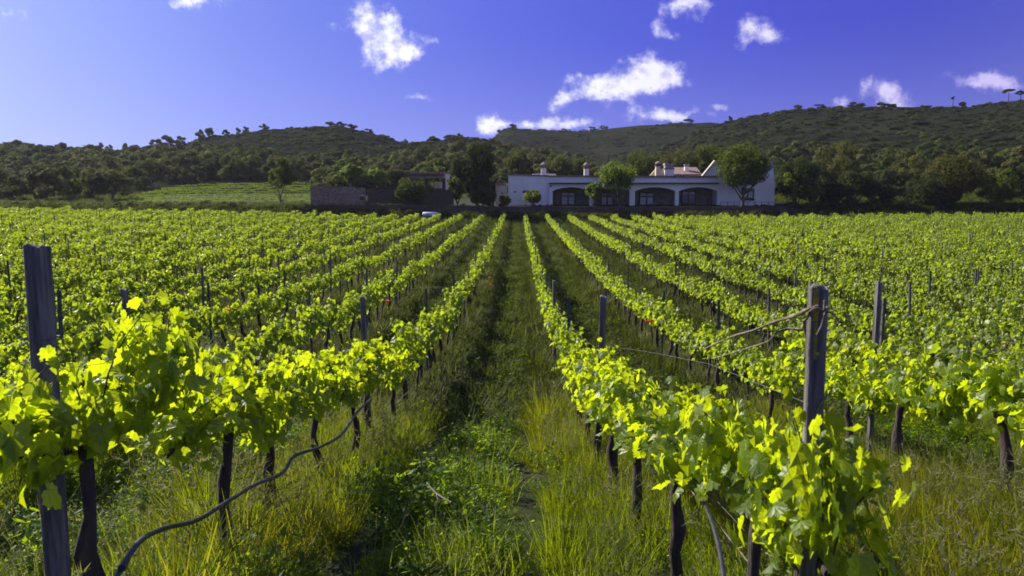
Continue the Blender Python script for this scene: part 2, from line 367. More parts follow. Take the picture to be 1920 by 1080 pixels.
def groundmat():
    m, t, out = material('soil_and_weeds'); p = t.new('ShaderNodeNewGeometry').outputs['Position']
    n1 = t.noise(p, .35, 5, .6); n2 = t.noise(p, 3.5, 8, .7); n3 = t.noise(p, 22, 6, .7)
    soil = t.mix(n3.outputs[0], (.022, .017, .013), (.055, .042, .030))
    gr = t.mix(n3.outputs[0], (.012, .022, .006), (.038, .056, .012))
    c = t.mix(t.mapr(t.m('ADD', n1.outputs[0], t.m('MULTIPLY', n2.outputs[0], .8)), .72, 1.02), soil, gr)
    b = t.new('ShaderNodeBsdfPrincipled'); b.inputs['Roughness'].default_value = .95; b.inputs['Specular IOR Level'].default_value = .1
    t.l.new(c, b.inputs['Base Color'])
    bp = t.new('ShaderNodeBump'); bp.inputs['Strength'].default_value = .7; bp.inputs['Distance'].default_value = .08; t.l.new(n2.outputs[0], bp.inputs['Height']); t.l.new(bp.outputs[0], b.inputs['Normal'])
    t.l.new(b.outputs[0], out.inputs[0]); return m
M['ground'] = groundmat()
def hillmat():
    m, t, out = material('hill_scrub'); p = t.new('ShaderNodeNewGeometry').outputs['Position']
    n1 = t.noise(p, .02, 5, .6); n2 = t.noise(p, .16, 8, .72); n3 = t.noise(p, 1.1, 6, .7)
    st = t.vm('MULTIPLY', p, (.25, .25, 2.6)); n4 = t.noise(st, .35, 5, .6)   # terraced paths along the contours
    c = t.mix(t.mapr(n2.outputs[0], .40, .62), (.012, .014, .008), (.024, .027, .014))
    c = t.mix(t.mapr(n1.outputs[0], .45, .62), c, t.mix(.4, c, (.036, .034, .019)))
    c = t.mix(t.mapr(n4.outputs[0], .56, .70, 0, .6), c, (.042, .043, .022))
    c = t.mix(t.mapr(n3.outputs[0], .52, .66, 0, .5), c, (.014, .019, .010))
    b = t.new('ShaderNodeBsdfPrincipled'); b.inputs['Roughness'].default_value = 1; b.inputs['Specular IOR Level'].default_value = 0
    t.l.new(c, b.inputs['Base Color']); bp = t.new('ShaderNodeBump'); bp.inputs['Strength'].default_value = 1; bp.inputs['Distance'].default_value = .8
    t.l.new(n2.outputs[0], bp.inputs['Height']); t.l.new(bp.outputs[0], b.inputs['Normal'])
    t.l.new(b.outputs[0], out.inputs[0]); return m
M['hill'] = hillmat()
M['grassF'] = leafmat('far_grass', (.020, .034, .006), (.055, .070, .012), (.14, .17, .012), .38, .6, .1, patch=.3)
M['weedF'] = leafmat('far_weed', (.022, .044, .005), (.060, .090, .011), (.19, .27, .010), .40, .6, .1, patch=.3)
TM = {'dark': leafmat('dark_foliage', (.022, .032, .008), (.055, .066, .016), (.09, .12, .02), .32, .8, .05),
      'olive': leafmat('olive_foliage', (.055, .062, .018), (.135, .138, .040), (.20, .21, .035), .32, .8, .05),
      'mid': leafmat('mid_foliage', (.038, .055, .010), (.10, .125, .022), (.18, .24, .02), .36, .8, .05),
      'bright': leafmat('bright_foliage', (.06, .10, .012), (.12, .17, .02), (.28, .38, .02), .45, .6, .15),
      'ochre': leafmat('ochre_foliage', (.045, .050, .012), (.10, .098, .020), (.16, .16, .02), .36, .8, .05)}

# ------------------------------------------------------------------ setting meshes
def grid(xs, ys, f):
    X, Y = np.meshgrid(xs, ys); Z = f(X, Y); V = np.stack([X, Y, Z], -1).reshape(-1, 3); nx, ny = len(xs), len(ys)
    i = np.arange(nx - 1)[None] + np.arange(ny - 1)[:, None] * nx; F = np.stack([i, i + 1, i + 1 + nx, i + nx], -1).reshape(-1, 4); return V, F
xs = np.concatenate([np.linspace(-1500, -170, 12)[:-1], np.linspace(-170, -12, 60)[:-1], np.linspace(-12, 12, 97)[:-1], np.linspace(12, 170, 60)[:-1], np.linspace(170, 1500, 12)])
ys = np.concatenate([np.linspace(-25, 0, 12)[:-1], np.linspace(0, 20, 81)[:-1], np.linspace(20, 97, 90)[:-1], np.linspace(97, 102, 11)[:-1], np.linspace(102, 132, 16)])
V, F = grid(xs, ys, Hgt); g = MB(); g.add(V, F); o = g.build('ground', M['ground'], smooth=True); tag(o, kind='structure')
azs = np.linspace(-R(62), R(62), 520); rs = np.concatenate([np.linspace(120, 320, 90)[:-1], np.linspace(320, 460, 30)[:-1], np.linspace(460, 2500, 16)])
A_, R_ = np.meshgrid(azs, rs); X = R_ * np.sin(A_); Y = R_ * np.cos(A_); Z = Hgt(X, Y); Z[:, :] -= np.where(Y < 131.9, .35, 0)
nx, ny = len(azs), len(rs); i = np.arange(nx - 1)[None] + np.arange(ny - 1)[:, None] * nx
g = MB(); g.add(np.stack([X, Y, Z], -1).reshape(-1, 3), np.stack([i, i + 1, i + 1 + nx, i + nx], -1).reshape(-1, 4))
o = g.build('hills', M['hill'], smooth=True); tag(o, kind='structure')

# ------------------------------------------------------------------ instancing for uncountable growth
SRC = {}
def scatter(name, label, sources, P, rot, sc, idx, cat=None):
    key = name + '_source'; c = bpy.data.collections.new(key)
    for o in sources: c.objects.link(o)
    me = bpy.data.meshes.new(name); P = np.asarray(P, float); me.vertices.add(len(P)); me.vertices.foreach_set('co', P.ravel())
    a = me.attributes.new('rot', 'FLOAT_VECTOR', 'POINT'); a.data.foreach_set('vector', np.asarray(rot, np.float32).ravel())
    a = me.attributes.new('sc', 'FLOAT_VECTOR', 'POINT'); s3 = np.asarray(sc, np.float32); s3 = np.repeat(s3[:, None], 3, 1) if s3.ndim == 1 else s3; a.data.foreach_set('vector', s3.ravel())
    a = me.attributes.new('idx', 'INT', 'POINT'); a.data.foreach_set('value', np.asarray(idx, np.int32))
    o = bpy.data.objects.new(name, me); COL.objects.link(o)
    ng = bpy.data.node_groups.new(name, 'GeometryNodeTree')
    ng.interface.new_socket('Geometry', in_out='INPUT', socket_type='NodeSocketGeometry'); ng.interface.new_socket('Geometry', in_out='OUTPUT', socket_type='NodeSocketGeometry')
    gi = ng.nodes.new('NodeGroupInput'); go = ng.nodes.new('NodeGroupOutput'); ip = ng.nodes.new('GeometryNodeInstanceOnPoints')
    ci = ng.nodes.new('GeometryNodeCollectionInfo'); ci.inputs['Collection'].default_value = c; ci.inputs['Separate Children'].default_value = True; ci.inputs['Reset Children'].default_value = True
    ng.links.new(gi.outputs[0], ip.inputs['Points']); ng.links.new(ci.outputs[0], ip.inputs['Instance']); ip.inputs['Pick Instance'].default_value = True
    for nm, ty, sk in (('rot', 'FLOAT_VECTOR', 'Rotation'), ('sc', 'FLOAT_VECTOR', 'Scale'), ('idx', 'INT', 'Instance Index')):
        na = ng.nodes.new('GeometryNodeInputNamedAttribute'); na.data_type = ty; na.inputs[0].default_value = nm; ng.links.new(na.outputs[0], ip.inputs[sk])
    ng.links.new(ip.outputs[0], go.inputs[0]); md = o.modifiers.new('scatter', 'NODES'); md.node_group = ng
    tag(o, label, cat, kind='stuff'); return o
def zrot(n, tilt=.08):
    return np.stack([RNG.normal(0, tilt, n), RNG.normal(0, tilt, n), RNG.uniform(0, 6.283, n)], -1)

# ------------------------------------------------------------------ grape vines
ARM = .86
def wobble(p0, p1, n, amp, seed):
    r = np.random.default_rng(seed); t = np.linspace(0, 1, n)[:, None]; p = np.array(p0) * (1 - t) + np.array(p1) * t
    w = r.normal(0, amp, (n, 3)); w[0] = 0; w[-1] = 0; w = (w + np.roll(w, 1, 0)) / 1.6; w[0] = 0; return p + w
def vine_meshes(seed, tmpl, nshoot=11, per=20, size=.10, full=1.0, sides=8, lo=-.6, hi=.6, wd=1.0, dr=(.05, .055)):
    r = np.random.default_rng(seed); tr = MB(); ar = MB(); fo = MB()
    lean = r.uniform(-.20, .20); top = np.array([r.uniform(-.04, .04), lean, ARM - .04])
    p = wobble((0, 0, -.12), top, 9, .018, seed); p[:, 1] += r.uniform(.05, .12) * r.choice([-1, 1]) * np.sin(np.linspace(0, math.pi, 9))
    tr.tube(p, np.linspace(.034, .026, 9) * r.uniform(.85, 1.3) * (1 + .16 * r.normal(size=9)), sides)
    tr.tube([top + (0, 0, -.05), top + (.01, .01, 0), top + (0, 0, .05)], [.03, .048, .03], sides)
    for s in ((-1, 1) if lo < -.3 else (1,)):
        e = np.array([r.uniform(-.03, .03), s * (.60 if lo < -.3 else .25), ARM + r.uniform(-.03, .03)]); ar.tube(wobble(top, e, 7, .014, seed + 5 + s), np.linspace(.022, .012, 7), sides)
    P = []; N = []; U = []; S = []
    sh = []
    for k in range(nshoot):
        y0 = lo + (hi - lo) * (k + r.uniform(.1, .9)) / nshoot; L = r.uniform(.22, .44) * full
        b = np.array([r.normal(0, .03), y0, ARM]); d = unit(np.array([r.normal(0, .32) * wd, r.normal(0, .22) * wd, 1.0]))
        bend = np.array([r.normal(0, .22), r.normal(0, .16), -.12]) * (1 + (r.random() < .18)) * (wd if wd < 1 else .8)
        n = 6; t = np.linspace(0, 1, n)[:, None]; c = b + d * L * t + bend * t ** 2 * .6 * full; ar.tube(c, np.linspace(.005, .002, n), 4, False); sh.append(c)
        m = int(per * L / .45 * r.uniform(.85, 1.15)); ts = r.uniform(0.0, 1, m) ** .85
        q = np.stack([np.interp(ts, t[:, 0], c[:, i]) for i in range(3)], -1)
        an = r.uniform(0, 2 * math.pi, m); rad = r.uniform(.03, .15, m) * (1.15 - .5 * ts) * wd
        off = np.stack([np.cos(an) * rad * 1.05, np.sin(an) * rad, r.normal(-.015, .04, m)], -1)
        P.append(q + off); outd = np.stack([np.cos(an), np.sin(an), np.zeros(m)], -1)
        N.append(outd * r.uniform(.25, 1.1, (m, 1)) + r.normal(0, .38, (m, 3)) + np.array([0, 0, .42]))
        U.append(outd * .8 + r.normal(0, .4, (m, 3)) + np.array([0, 0, -.65])); S.append(size * r.choice([.5, .8, 1.0, 1.3], m, p=[.2, .3, .35, .15]) * r.uniform(.85, 1.15, m) * (1.08 - .5 * ts ** 3))
    m = int(nshoot * per * .30)   # drooping leaves that hide the arms
    P.append(np.stack([r.normal(0, .10, m) * wd, r.uniform(lo, hi, m), ARM + r.normal(dr[0], dr[1], m)], -1)); N.append(r.normal(0, .7, (m, 3)) + np.array([0, 0, .25]))
    U.append(r.normal(0, .4, (m, 3)) + np.array([0, 0, -1])); S.append(size * r.uniform(.5, 1.05, m))
    P, N, U, S = map(np.concatenate, (P, N, U, S)); va = r.uniform(0, 1, len(P))
    if tmpl is GRAPE:
        k = r.random(len(P)) < .5; leaves(fo, GRAPE, P[k], N[k], U[k], S[k], va[k]); leaves(fo, GRAPE_B, P[~k], N[~k], U[~k], S[~k], va[~k])
    else: leaves(fo, tmpl, P, N, U, S, va)
    return (tr.mesh('trunk', M['bark'], True), ar.mesh('arm', M['bark'], True), fo.mesh('foliage', M['vine']))
NEARV = [vine_meshes(100 + k, GRAPE, 12, 50, .079, 1.0 if k < 8 else .84, dr=(.05, .055) if k < 8 else (.10, .045)) for k in range(12)]
ENDV = vine_meshes(137, GRAPE, 7, 38, .066, .55, lo=-.16, hi=.18, wd=.42, dr=(.11, .05))
MIDV = [vine_meshes(200 + k, MIDL, 11, 21, .108, .92 + .045 * k, sides=5, dr=(-.02, .10), wd=.54) for k in range(10)]

ROWS = {}     # row number -> X
for k in range(30):
    ROWS[k + 1] = .8 + 2.5 * k; ROWS[-(k + 1)] = -1.7 - 2.5 * k
ORD = 'first second third fourth fifth sixth seventh eighth ninth tenth eleventh twelfth thirteenth fourteenth fifteenth sixteenth seventeenth eighteenth nineteenth twentieth'.split()
TENS = {20: 'twenty', 30: 'thirty', 40: 'forty', 50: 'fifty', 60: 'sixty', 70: 'seventy', 80: 'eighty'}
def ordw(n):
    if n <= 20: return ORD[n - 1]
    t, u = n // 10 * 10, n % 10
    return (TENS[t] + '-' + ORD[u - 1]) if u else TENS[t][:-1] + 'ieth'
def rowname(k): return f"{ordw(abs(k))} row {'right' if k > 0 else 'left'} of the aisle"
def in_view(x, y, z, mar=60):
    v = CM.transposed() @ Vector((x, y, z - CZ))
    if v.z > -.3: return False
    px = 960 + v.x / -v.z * FPX; py = 540 - v.y / -v.z * FPX
    return -mar < px < 1920 + mar and py < 1080 + 250
vines = []; side = []   # side: vines just outside the frame, for a view from a step aside
for k, x in ROWS.items():
    y0 = 1.85 if k == 1 else (1.85 if k == -1 else 2.2 + (abs(k) * .37) % 1.1)
    end = 94 - (k > 0) * 0.0 + (k < -9) * 3
    n = 0
    yl_ = list(np.arange(y0, end, 1.2)) if k != 1 else [1.87, 2.66] + list(np.arange(3.9, end, 1.2))
    for y in yl_:
        xx = x + random.uniform(-.05, .05); yy = y + random.uniform(-.12, .12)
        if in_view(xx, yy, hz(xx, yy) + .9, 130):
            n += 1; vines.append((math.hypot(xx, yy), k, n, xx, yy))
        elif yy > 2.6 and in_view(xx, yy, hz(xx, yy) + .9, 130 + 3500 / max(1, yy)): side.append((0, k, 0, xx, yy))
vines.sort()
GAP = set()
solo = vines[:290]; rest = vines[290:] + side
rnd = random.Random(11)
for i, (d, k, n, x, y) in enumerate(solo):
    ms = (NEARV[8 + i % 4] if (k == 1 and d < 6) else NEARV[i % 8]) if d < 11 else MIDV[i % 10]
    if k == 1 and n == 1: ms = ENDV; x = .82; y = 2.08
    t = empty('grape_vine', (x, y, hz(x, y)), (0 if ms is ENDV else rnd.choice([0, math.pi])) + rnd.uniform(-.06, .06), rnd.uniform(.93, 1.07) if d < 9 else rnd.uniform(.84, 1.10))
    if ms is ENDV: t.scale = (.68, .8, 1.17)
    if k == 1 and n == 2: t.scale = (.72, .9, 1.02)
    if k == -1 and d < 3.9: t.scale.z = 1.2
    for nm, me in zip(('trunk', 'arm', 'foliage'), ms): obj(nm, me, t)
    tag(t, f"leafy green grape vine, {ordw(n)} from the front in the {rowname(k)}", 'vine', 'grape vines in the trellised rows')
FARV = []
for k in range(10):
    tr, ar, fo = vine_meshes(300 + k, LOWL, 10, 15, .14, .86 + .055 * k, sides=4, dr=(-.02, .11), wd=.52) if k < 8 else vine_meshes(320 + k, MIDL, 11, 34, .088, 1.0, dr=(.05, .055))
    mb = MB()
    for me, mi in ((tr, 0), (fo, 1)):
        v = np.empty(len(me.vertices) * 3); me.vertices.foreach_get('co', v); v = v.reshape(-1, 3)
        va = np.empty(len(me.polygons), np.float32); me.attributes['var'].data.foreach_get('value', va)
        by = {}
        for j, p in enumerate(me.polygons): by.setdefault(len(p.vertices), []).append((list(p.vertices), j))
        base_n = mb.n; mb.V.append(v)
        for kk, lst in by.items(): mb.F.append(np.array([a for a, _ in lst]) + base_n); mb.var.append(va[[j for _, j in lst]])
        mb.n += len(v)
        if mi == 0: ntr = len(me.polygons)
    me2 = mb.mesh('far_vine', M['vine']); me2.materials.append(M['bark'])
    mi = np.zeros(len(me2.polygons), np.int32); mi[:ntr] = 1; me2.polygons.foreach_set('material_index', mi); FARV.append(bpy.data.objects.new(f'far_vine_{k}', me2))
P = [(x, y, hz(x, y)) for d, k, n, x, y in rest]; n_ = len(P)
rot = np.zeros((n_, 3)); rot[:, 2] = RNG.integers(0, 2, n_) * math.pi + RNG.normal(0, .05, n_)
scatter('vineyard_rows', 'distant rows of green grape vines filling the field up to the farm', FARV, P, rot, RNG.uniform(.82, 1.14, n_), np.where([v[0] == 0 and v[4] < 16 for v in rest], RNG.integers(8, 10, n_), RNG.integers(0, 8, n_)))

# ------------------------------------------------------------------ posts
def post_mesh(w, d, h, jag, seed, mat, hole=False):
    r = np.random.default_rng(seed); bm = bmesh.new(); bmesh.ops.create_grid(bm, x_segments=4, y_segments=2, size=.5)
    for v in bm.verts: v.co = Vector((v.co.x * w, v.co.y * d, -.35))
    e = bmesh.ops.extrude_face_region(bm, geom=bm.faces[:]); up = [v for v in e['geom'] if isinstance(v, bmesh.types.BMVert)]
    for v in up: v.co.z = h + r.uniform(-jag, jag * .4) - (jag * 1.2 if v.co.x > w * .05 and r.random() < .5 else 0)
    bmesh.ops.recalc_face_normals(bm, faces=bm.faces[:])
    ed = [e for e in bm.edges if e.is_manifold and e.calc_face_angle(0) > .6]
    bmesh.ops.bevel(bm, geom=ed, offset=min(w, d) * .07, segments=1, affect='EDGES')
    me = bpy.data.meshes.new('post'); bm.to_mesh(me); bm.free(); me.materials.append(mat); return me
def steel_mesh(h):
    m = MB(); w, d, t = .045, .032, .004      # open U profile with notched flanges
    m.box((0, 0, h / 2 - .15), (w, t, h + .3)); m.box((-w / 2 + t / 2, d / 2 + t / 2 + .0005, h / 2 - .15), (t, d, h + .3)); m.box((w / 2 - t / 2, d / 2 + t / 2 + .0005, h / 2 - .152), (t, d, h + .29))
    for z in np.arange(.7, h, .16):
        m.box((-w / 2 - .004, d * .6, z), (.007, .012, .02)); m.box((w / 2 + .004, d * .6, z), (.007, .012, .02))
    return m.mesh('post', M['steel'])
SP = [steel_mesh(h) for h in (1.66, 1.76, 1.84)]; FSP = [steel_mesh(h) for h in (1.42, 1.54, 1.64)]
WP = [post_mesh(.062, .055, 1.80, .01, 3, M['postm']), post_mesh(.058, .058, 1.86, .012, 5, M['postm'])]
# the two big end posts
def zpost(px, X): return X * FPX / (px - 972)
yl = 2.81; xl = -1.70; top = pt(65, 457, yl); hL = top.z - hz(xl, yl)
o = obj('wooden_post', post_mesh(.072, .055, hL, .010, 1, M['postm']), None, (pt(63, 457, yl).x, yl, hz(xl, yl)))
tag(o, 'thick weathered grey end post at the left edge among large vine leaves', 'post', 'vineyard posts'); o.rotation_euler = (0, R(.4), R(-4))
PL = o
b = MB(); th = np.linspace(0, 2 * math.pi, 17)
zt = pt(75, 633, yl).z - hz(xl, yl)
b.tube([(.042 * max(-1, min(1, 1.5 * math.cos(a))), .034 * max(-1, min(1, 1.5 * math.sin(a))), zt + .002 * math.sin(a)) for a in th], .0022, 5); b.tube([(.04, -.03, zt), (.07, -.06, zt - .01), (.10, -.05, zt - .03)], .002, 5); b.tube([(-.04, -.034, zt), (-.06, -.05, zt + .004)], .002, 5)
b.build('wire_loop', M['wire'], PL)
yr = 2.12; xr = pt(1541, 532, yr).x; hR = pt(1541, 532, yr).z - hz(xr, yr)
PRx = post_mesh(.046, .045, hR, .010, 2, M['postm']); o = obj('wooden_post', PRx, None, (xr, yr, hz(xr, yr))); o.rotation_euler = (0, R(-.3), R(-10)); PR = o
tag(o, 'thick grey end post with a pale left edge at the right front', 'post', 'vineyard posts')
b = MB(); b.box((-.0085, -.0240, hR - .055), (.013, .003, .085)); b.box((-.006, -.0238, hR - .15), (.009, .0026, .10)); b.build('lichen_streak', M['lichen'], PR)
b = MB(); b.tube([(.0, -.0215, hR - .185), (0, -.0262, hR - .185)], .0042, 8); b.build('knot_hole', simple('knot', (.3, .34, .04), .9), PR)
POSTS = {1: [7.6, 12.1, 17.6, 22.8, 28, 33.5], -1: [9.0, 14.8, 21.0, 26.5, 32], 2: [7.35, 12.9, 18.0, 23.6, 29], -2: [8.6, 16.0, 21.8, 27.3]}
plist = []
for k, x in ROWS.items():
    ys_ = list(POSTS.get(k, []))
    y = (ys_[-1] + 5.6) if ys_ else 4.5 + (abs(k) * 2.3 + (k > 0) * 1.1) % 5.5
    while y < 94: ys_.append(y); y += 5.6 if abs(k) < 4 else 7.4
    ys_.append(94.3)
    n = 1 if k in (1, -1) else 0
    for y in ys_:
        if in_view(x, y, hz(x, y) + 1.6, 20): n += 1; plist.append((math.hypot(x, y), k, n, x, y))
plist.sort()
def first_dups(): pass
for i, (d, k, n, x, y) in enumerate(plist[:285]):
    wood = (k == 2 and y < 8) or (k == -2 and y < 9) or (i % 7 == 3 and y < 30) or (k == 1 and y < 8) or (k == -1 and y < 10)
    me = WP[i % 2] if wood else SP[i % 3] if y < 26 else FSP[i % 3]
    o = obj('wooden_post' if wood else 'metal_post', me, None, (x + random.uniform(-.03, .03), y, hz(x, y) + random.uniform(-.08, .04)))
    if k == 2 and y < 8: o.scale = (.8, .8, 1.0)
    o.rotation_euler = (R(random.gauss(0, 1.0)), R(random.gauss(0, 1.2)), R(random.uniform(-15, 15)))
    tag(o, f"{'slim grey wooden' if wood else 'thin grey metal'} post, {ordw(n)} from the front, {rowname(k).replace('the ', '')}", 'post', 'vineyard posts')
r3 = plist[285:]
if r3:
    srcp = [bpy.data.objects.new(f'far_post_{i}', me) for i, me in enumerate(FSP)]
    n_ = len(r3); scatter('far_trellis_posts', 'thin posts standing in the distant vine rows', srcp, [(x, y, hz(x, y)) for _, _, _, x, y in r3], zrot(n_, .02), np.ones(n_), RNG.integers(0, 3, n_))

# ------------------------------------------------------------------ wires, hose, dry canes
for k in (1, -1, 2, -2, 3, -3):
    for hh, wh in ((.72, 'low'), (1.28, 'high')):
        x = ROWS[k]; b = MB(); ysw = np.arange(2.1 if k == 1 else 2.8 if k == -1 else 1.5, 60, 1.3)
        b.tube([(x + .025, y, hz(x, y) + hh - .015 * abs(math.sin(y * .57))) for y in ysw], .0010, 4)
        o = b.build('trellis_wire', M['wire']); tag(o, f"{wh} thin steel wire running along the {rowname(k)}", 'wire', 'trellis wires')
def path_px(lst, sub=5):
    pts = [pt(x, y, Y) for x, y, Y in lst]; P = np.array([tuple(p) for p in pts]); n = len(P); out = []
    for i in range(n - 1):
        p0, p1, p2, p3 = P[max(i - 1, 0)], P[i], P[i + 1], P[min(i + 2, n - 1)]
        for s in range(sub):
            t = s / sub; out.append(.5 * ((2 * p1) + (-p0 + p2) * t + (2 * p0 - 5 * p1 + 4 * p2 - p3) * t * t + (-p0 + 3 * p1 - 3 * p2 + p3) * t ** 3))
    out.append(P[-1]); return np.array(out)
b = MB(); b.tube(path_px([(175, 1160, 2.35), (222, 1075, 2.65), (262, 1015, 2.9), (310, 990, 3.2), (370, 975, 3.6), (430, 938, 4.0), (480, 908, 4.5), (530, 886, 5.0), (552, 855, 5.3), (600, 838, 5.8), (640, 815, 6.5), (668, 775, 7.4), (695, 748, 8.9)]), .0115, 8)
o = b.build('irrigation_hose', M['hose'], smooth=True); tag(o, 'black irrigation hose sagging between the vine trunks on the left', 'hose')
b = MB(); c_ = path_px([(228, 1066, 2.66), (237, 1050, 2.72)], 2); b.tube(c_, .0145, 8); b.build('hose_joint', M['hose'], o)
b = MB(); b.tube(path_px([(1098, 700, 9.2), (1125, 745, 7.6), (1150, 772, 6.4), (1180, 797, 5.5), (1205, 835, 4.9), (1224, 882, 4.4), (1262, 894, 4.0), (1296, 905, 3.6), (1325, 955, 3.2), (1344, 1010, 2.9), (1356, 1075, 2.65), (1362, 1150, 2.4)]), .0088, 8)
o = b.build('irrigation_hose', M['hose'], smooth=True); tag(o, 'thin dark irrigation hose looping beneath the vines on the right', 'hose')
b = MB(); b.tube(path_px([(1292, 915, 3.6), (1330, 962, 3.2), (1392, 1040, 2.8), (1440, 1100, 2.5)]), .003, 6)
o = b.build('dry_twig', M['cane'], smooth=True); tag(o, 'thin pale dry stem slanting down beside the hose at right', 'twig')
b = MB(); b.tube(path_px([(800, 905, 3.6), (818, 925, 3.5), (846, 942, 3.4)]), .004, 6); b.tube(path_px([(818, 925, 3.5), (822, 938, 3.47)]), .004, 6)
o = b.build('dry_twig', M['cane'], smooth=True); tag(o, 'short bare twig lying in the grass of the middle aisle', 'twig')
root = empty('dry_vine_cane', tuple(pt(1530, 580, 2.1))); tag(root, 'bare woody vine cane tied to the right end post above the leaves', 'branch')
iv = np.array(root.location)
def cane(nm, lst, rad, sub=5):
    b = MB(); p = path_px(lst, sub) - iv; r_ = np.interp(np.linspace(0, 1, len(p)), [0, 1], rad) * (1 + .18 * np.random.default_rng(len(lst)).normal(size=len(p))); b.tube(p, r_, 6)
    return b.build(nm, M['cane'], root, smooth=True)
cane('main_cane', [(1534, 575, 2.09), (1515, 580, 2.1), (1490, 592, 2.2), (1450, 604, 2.4), (1410, 620, 2.6), (1370, 632, 2.85), (1320, 655, 3.15)], (.0055, .0035))
cane('side_cane', [(1532, 577, 2.12), (1510, 600, 2.2), (1506, 618, 2.25), (1480, 616, 2.35), (1455, 624, 2.45), (1440, 640, 2.5), (1395, 655, 2.8), (1340, 672, 3.1)], (.004, .0025))
cane('side_cane', [(1506, 600, 2.2), (1512, 640, 2.22), (1508, 680, 2.25)], (.004, .003))
cane('side_cane', [(1552, 575, 2.075), (1546, 590, 2.07), (1540, 612, 2.07), (1531, 628, 2.07)], (.0038, .002))
cane('side_cane', [(1546, 563, 2.07), (1547, 582, 2.07), (1556, 586, 2.07), (1566, 592, 2.1), (1574, 604, 2.12)], (.0035, .002))
cane('binding_twine', [(1519, 583, 2.08), (1530, 578, 2.07), (1545, 582, 2.07), (1560, 578, 2.09)], (.003, .003))

# ------------------------------------------------------------------ ground cover
def blade_batch(mb, base, L, Wd, az, lean, curl, var):
    n = len(L); ts = np.array([0, .4, .75, 1.0]); ws = np.array([1, .85, .5, .05])
    d = np.stack([np.cos(az), np.sin(az)], -1); V = np.zeros((n, 4, 2, 3))
    side = np.stack([-np.sin(az), np.cos(az)], -1)
    for i, (t, w) in enumerate(zip(ts, ws)):
        out = (lean * t + curl * t * t) * L; z = L * t * (1 - .35 * curl * t)
        for s in (0, 1):
            V[:, i, s, :2] = base + d * out[:, None] + side * ((s - .5) * Wd * w)[:, None]; V[:, i, s, 2] = z
    Fb = np.array([[0, 1, 3, 2], [2, 3, 5, 4], [4, 5, 7, 6]]); F = (Fb[None] + (np.arange(n) * 8)[:, None, None]).reshape(-1, 4)
    mb.add(V.reshape(-1, 3), F, np.repeat(var, 3))
def tuft(seed, n, L, W_, rad, name, mat='grassA'):
    r = np.random.default_rng(seed); mb = MB(); a = r.uniform(0, 6.28, n); q = rad * np.sqrt(r.random(n))
    blade_batch(mb, np.stack([np.cos(a) * q, np.sin(a) * q], -1), r.uniform(L * .4, L, n), W_ * r.uniform(.7, 1.3, n), a + r.normal(0, .7, n), r.uniform(.05, .5, n), r.uniform(0, .7, n), r.random(n))
    return bpy.data.objects.new(name, mb.mesh(name, M[mat]))
def eargrass(seed, n, L, name):
    r = np.random.default_rng(seed); mb = MB(); rad = .1; 
    a = r.uniform(0, 6.28, n); q = rad * np.sqrt(r.random(n)); base = np.stack([np.cos(a) * q, np.sin(a) * q], -1); az = a + r.normal(0, .5, n); Ls = r.uniform(L * .65, L, n); ln = r.uniform(.05, .3, n); cu = r.uniform(.05, .35, n)
    blade_batch(mb, base, Ls, np.full(n, .0028), az, ln, cu, r.random(n))
    k0 = len(mb.F)
    ng = 30; a2 = r.uniform(0, 6.28, ng); q2 = rad * np.sqrt(r.random(ng)); blade_batch(mb, np.stack([np.cos(a2) * q2, np.sin(a2) * q2], -1), r.uniform(.1, .26, ng), np.full(ng, .006), a2, r.uniform(.1, .5, ng), r.uniform(0, .6, ng), r.random(ng))
    nb = sum(len(f) for f in mb.F)
    for i in range(n):   # drooping ear: a bundle of short awns
        d = np.array([math.cos(az[i]), math.sin(az[i]), 0]); tip = np.array([*base[i], 0]) + d * (ln[i] + cu[i]) * Ls[i] + np.array([0, 0, Ls[i] * (1 - .35 * cu[i])])
        m = 9; dirn = unit(d * .7 + np.array([0, 0, .55])); t = np.linspace(-.01, .055, m); P = tip + dirn * t[:, None]
        U = dirn + r.normal(0, .35, (m, 3)); leaves(mb, (np.array([[-.07, 0, 0], [.07, 0, 0], [0, 1, 0]]), np.array([[0, 1, 2]])), P, r.normal(0, 1, (m, 3)), U, np.full(m, .045), r.random(m))
    me = mb.mesh(name, M['grassA']); me.materials.append(M['ear']); mi = np.zeros(len(me.polygons), np.int32); mi[nb:] = 1; me.polygons.foreach_set('material_index', mi)
    return bpy.data.objects.new(name, me)
def weed(seed, n, h, size, rad, name, mat='weed'):
    r = np.random.default_rng(seed); mb = MB(); P = []; N = []; U = []
    stems = max(3, n // 10)
    for s in range(stems):
        a = r.uniform(0, 6.28); q = rad * math.sqrt(r.random()); b = np.array([math.cos(a) * q, math.sin(a) * q, 0]); H_ = h * r.uniform(.45, 1); e = b + np.array([math.cos(a) * .3 * H_ + r.normal(0, .02), math.sin(a) * .3 * H_ + r.normal(0, .02), H_])
        mb.tube([b, (b + e) / 2 + r.normal(0, .006, 3), e], [.0022, .0018, .001], 3, False)
        m = n // stems; t = r.uniform(.15, 1, m)[:, None]; P.append(b * (1 - t) + e * t + r.normal(0, .012, (m, 3))); an = r.uniform(0, 6.28, m)
        od = np.stack([np.cos(an), np.sin(an), np.full(m, .25)], -1); U.append(od); N.append(np.stack([-np.cos(an) * .4, -np.sin(an) * .4, np.ones(m)], -1) + r.normal(0, .3, (m, 3)))
    P, N, U = map(np.concatenate, (P, N, U)); leaves(mb, SMALL, P, N, U, size * r.uniform(.5, 1.2, len(P)), r.random(len(P)))
    return bpy.data.objects.new(name, mb.mesh(name, M[mat]))
def rowdist(x):   # 0 at a row, 1.25 mid aisle
    u = np.mod(x - .8, 2.5); return np.minimum(u, 2.5 - u)
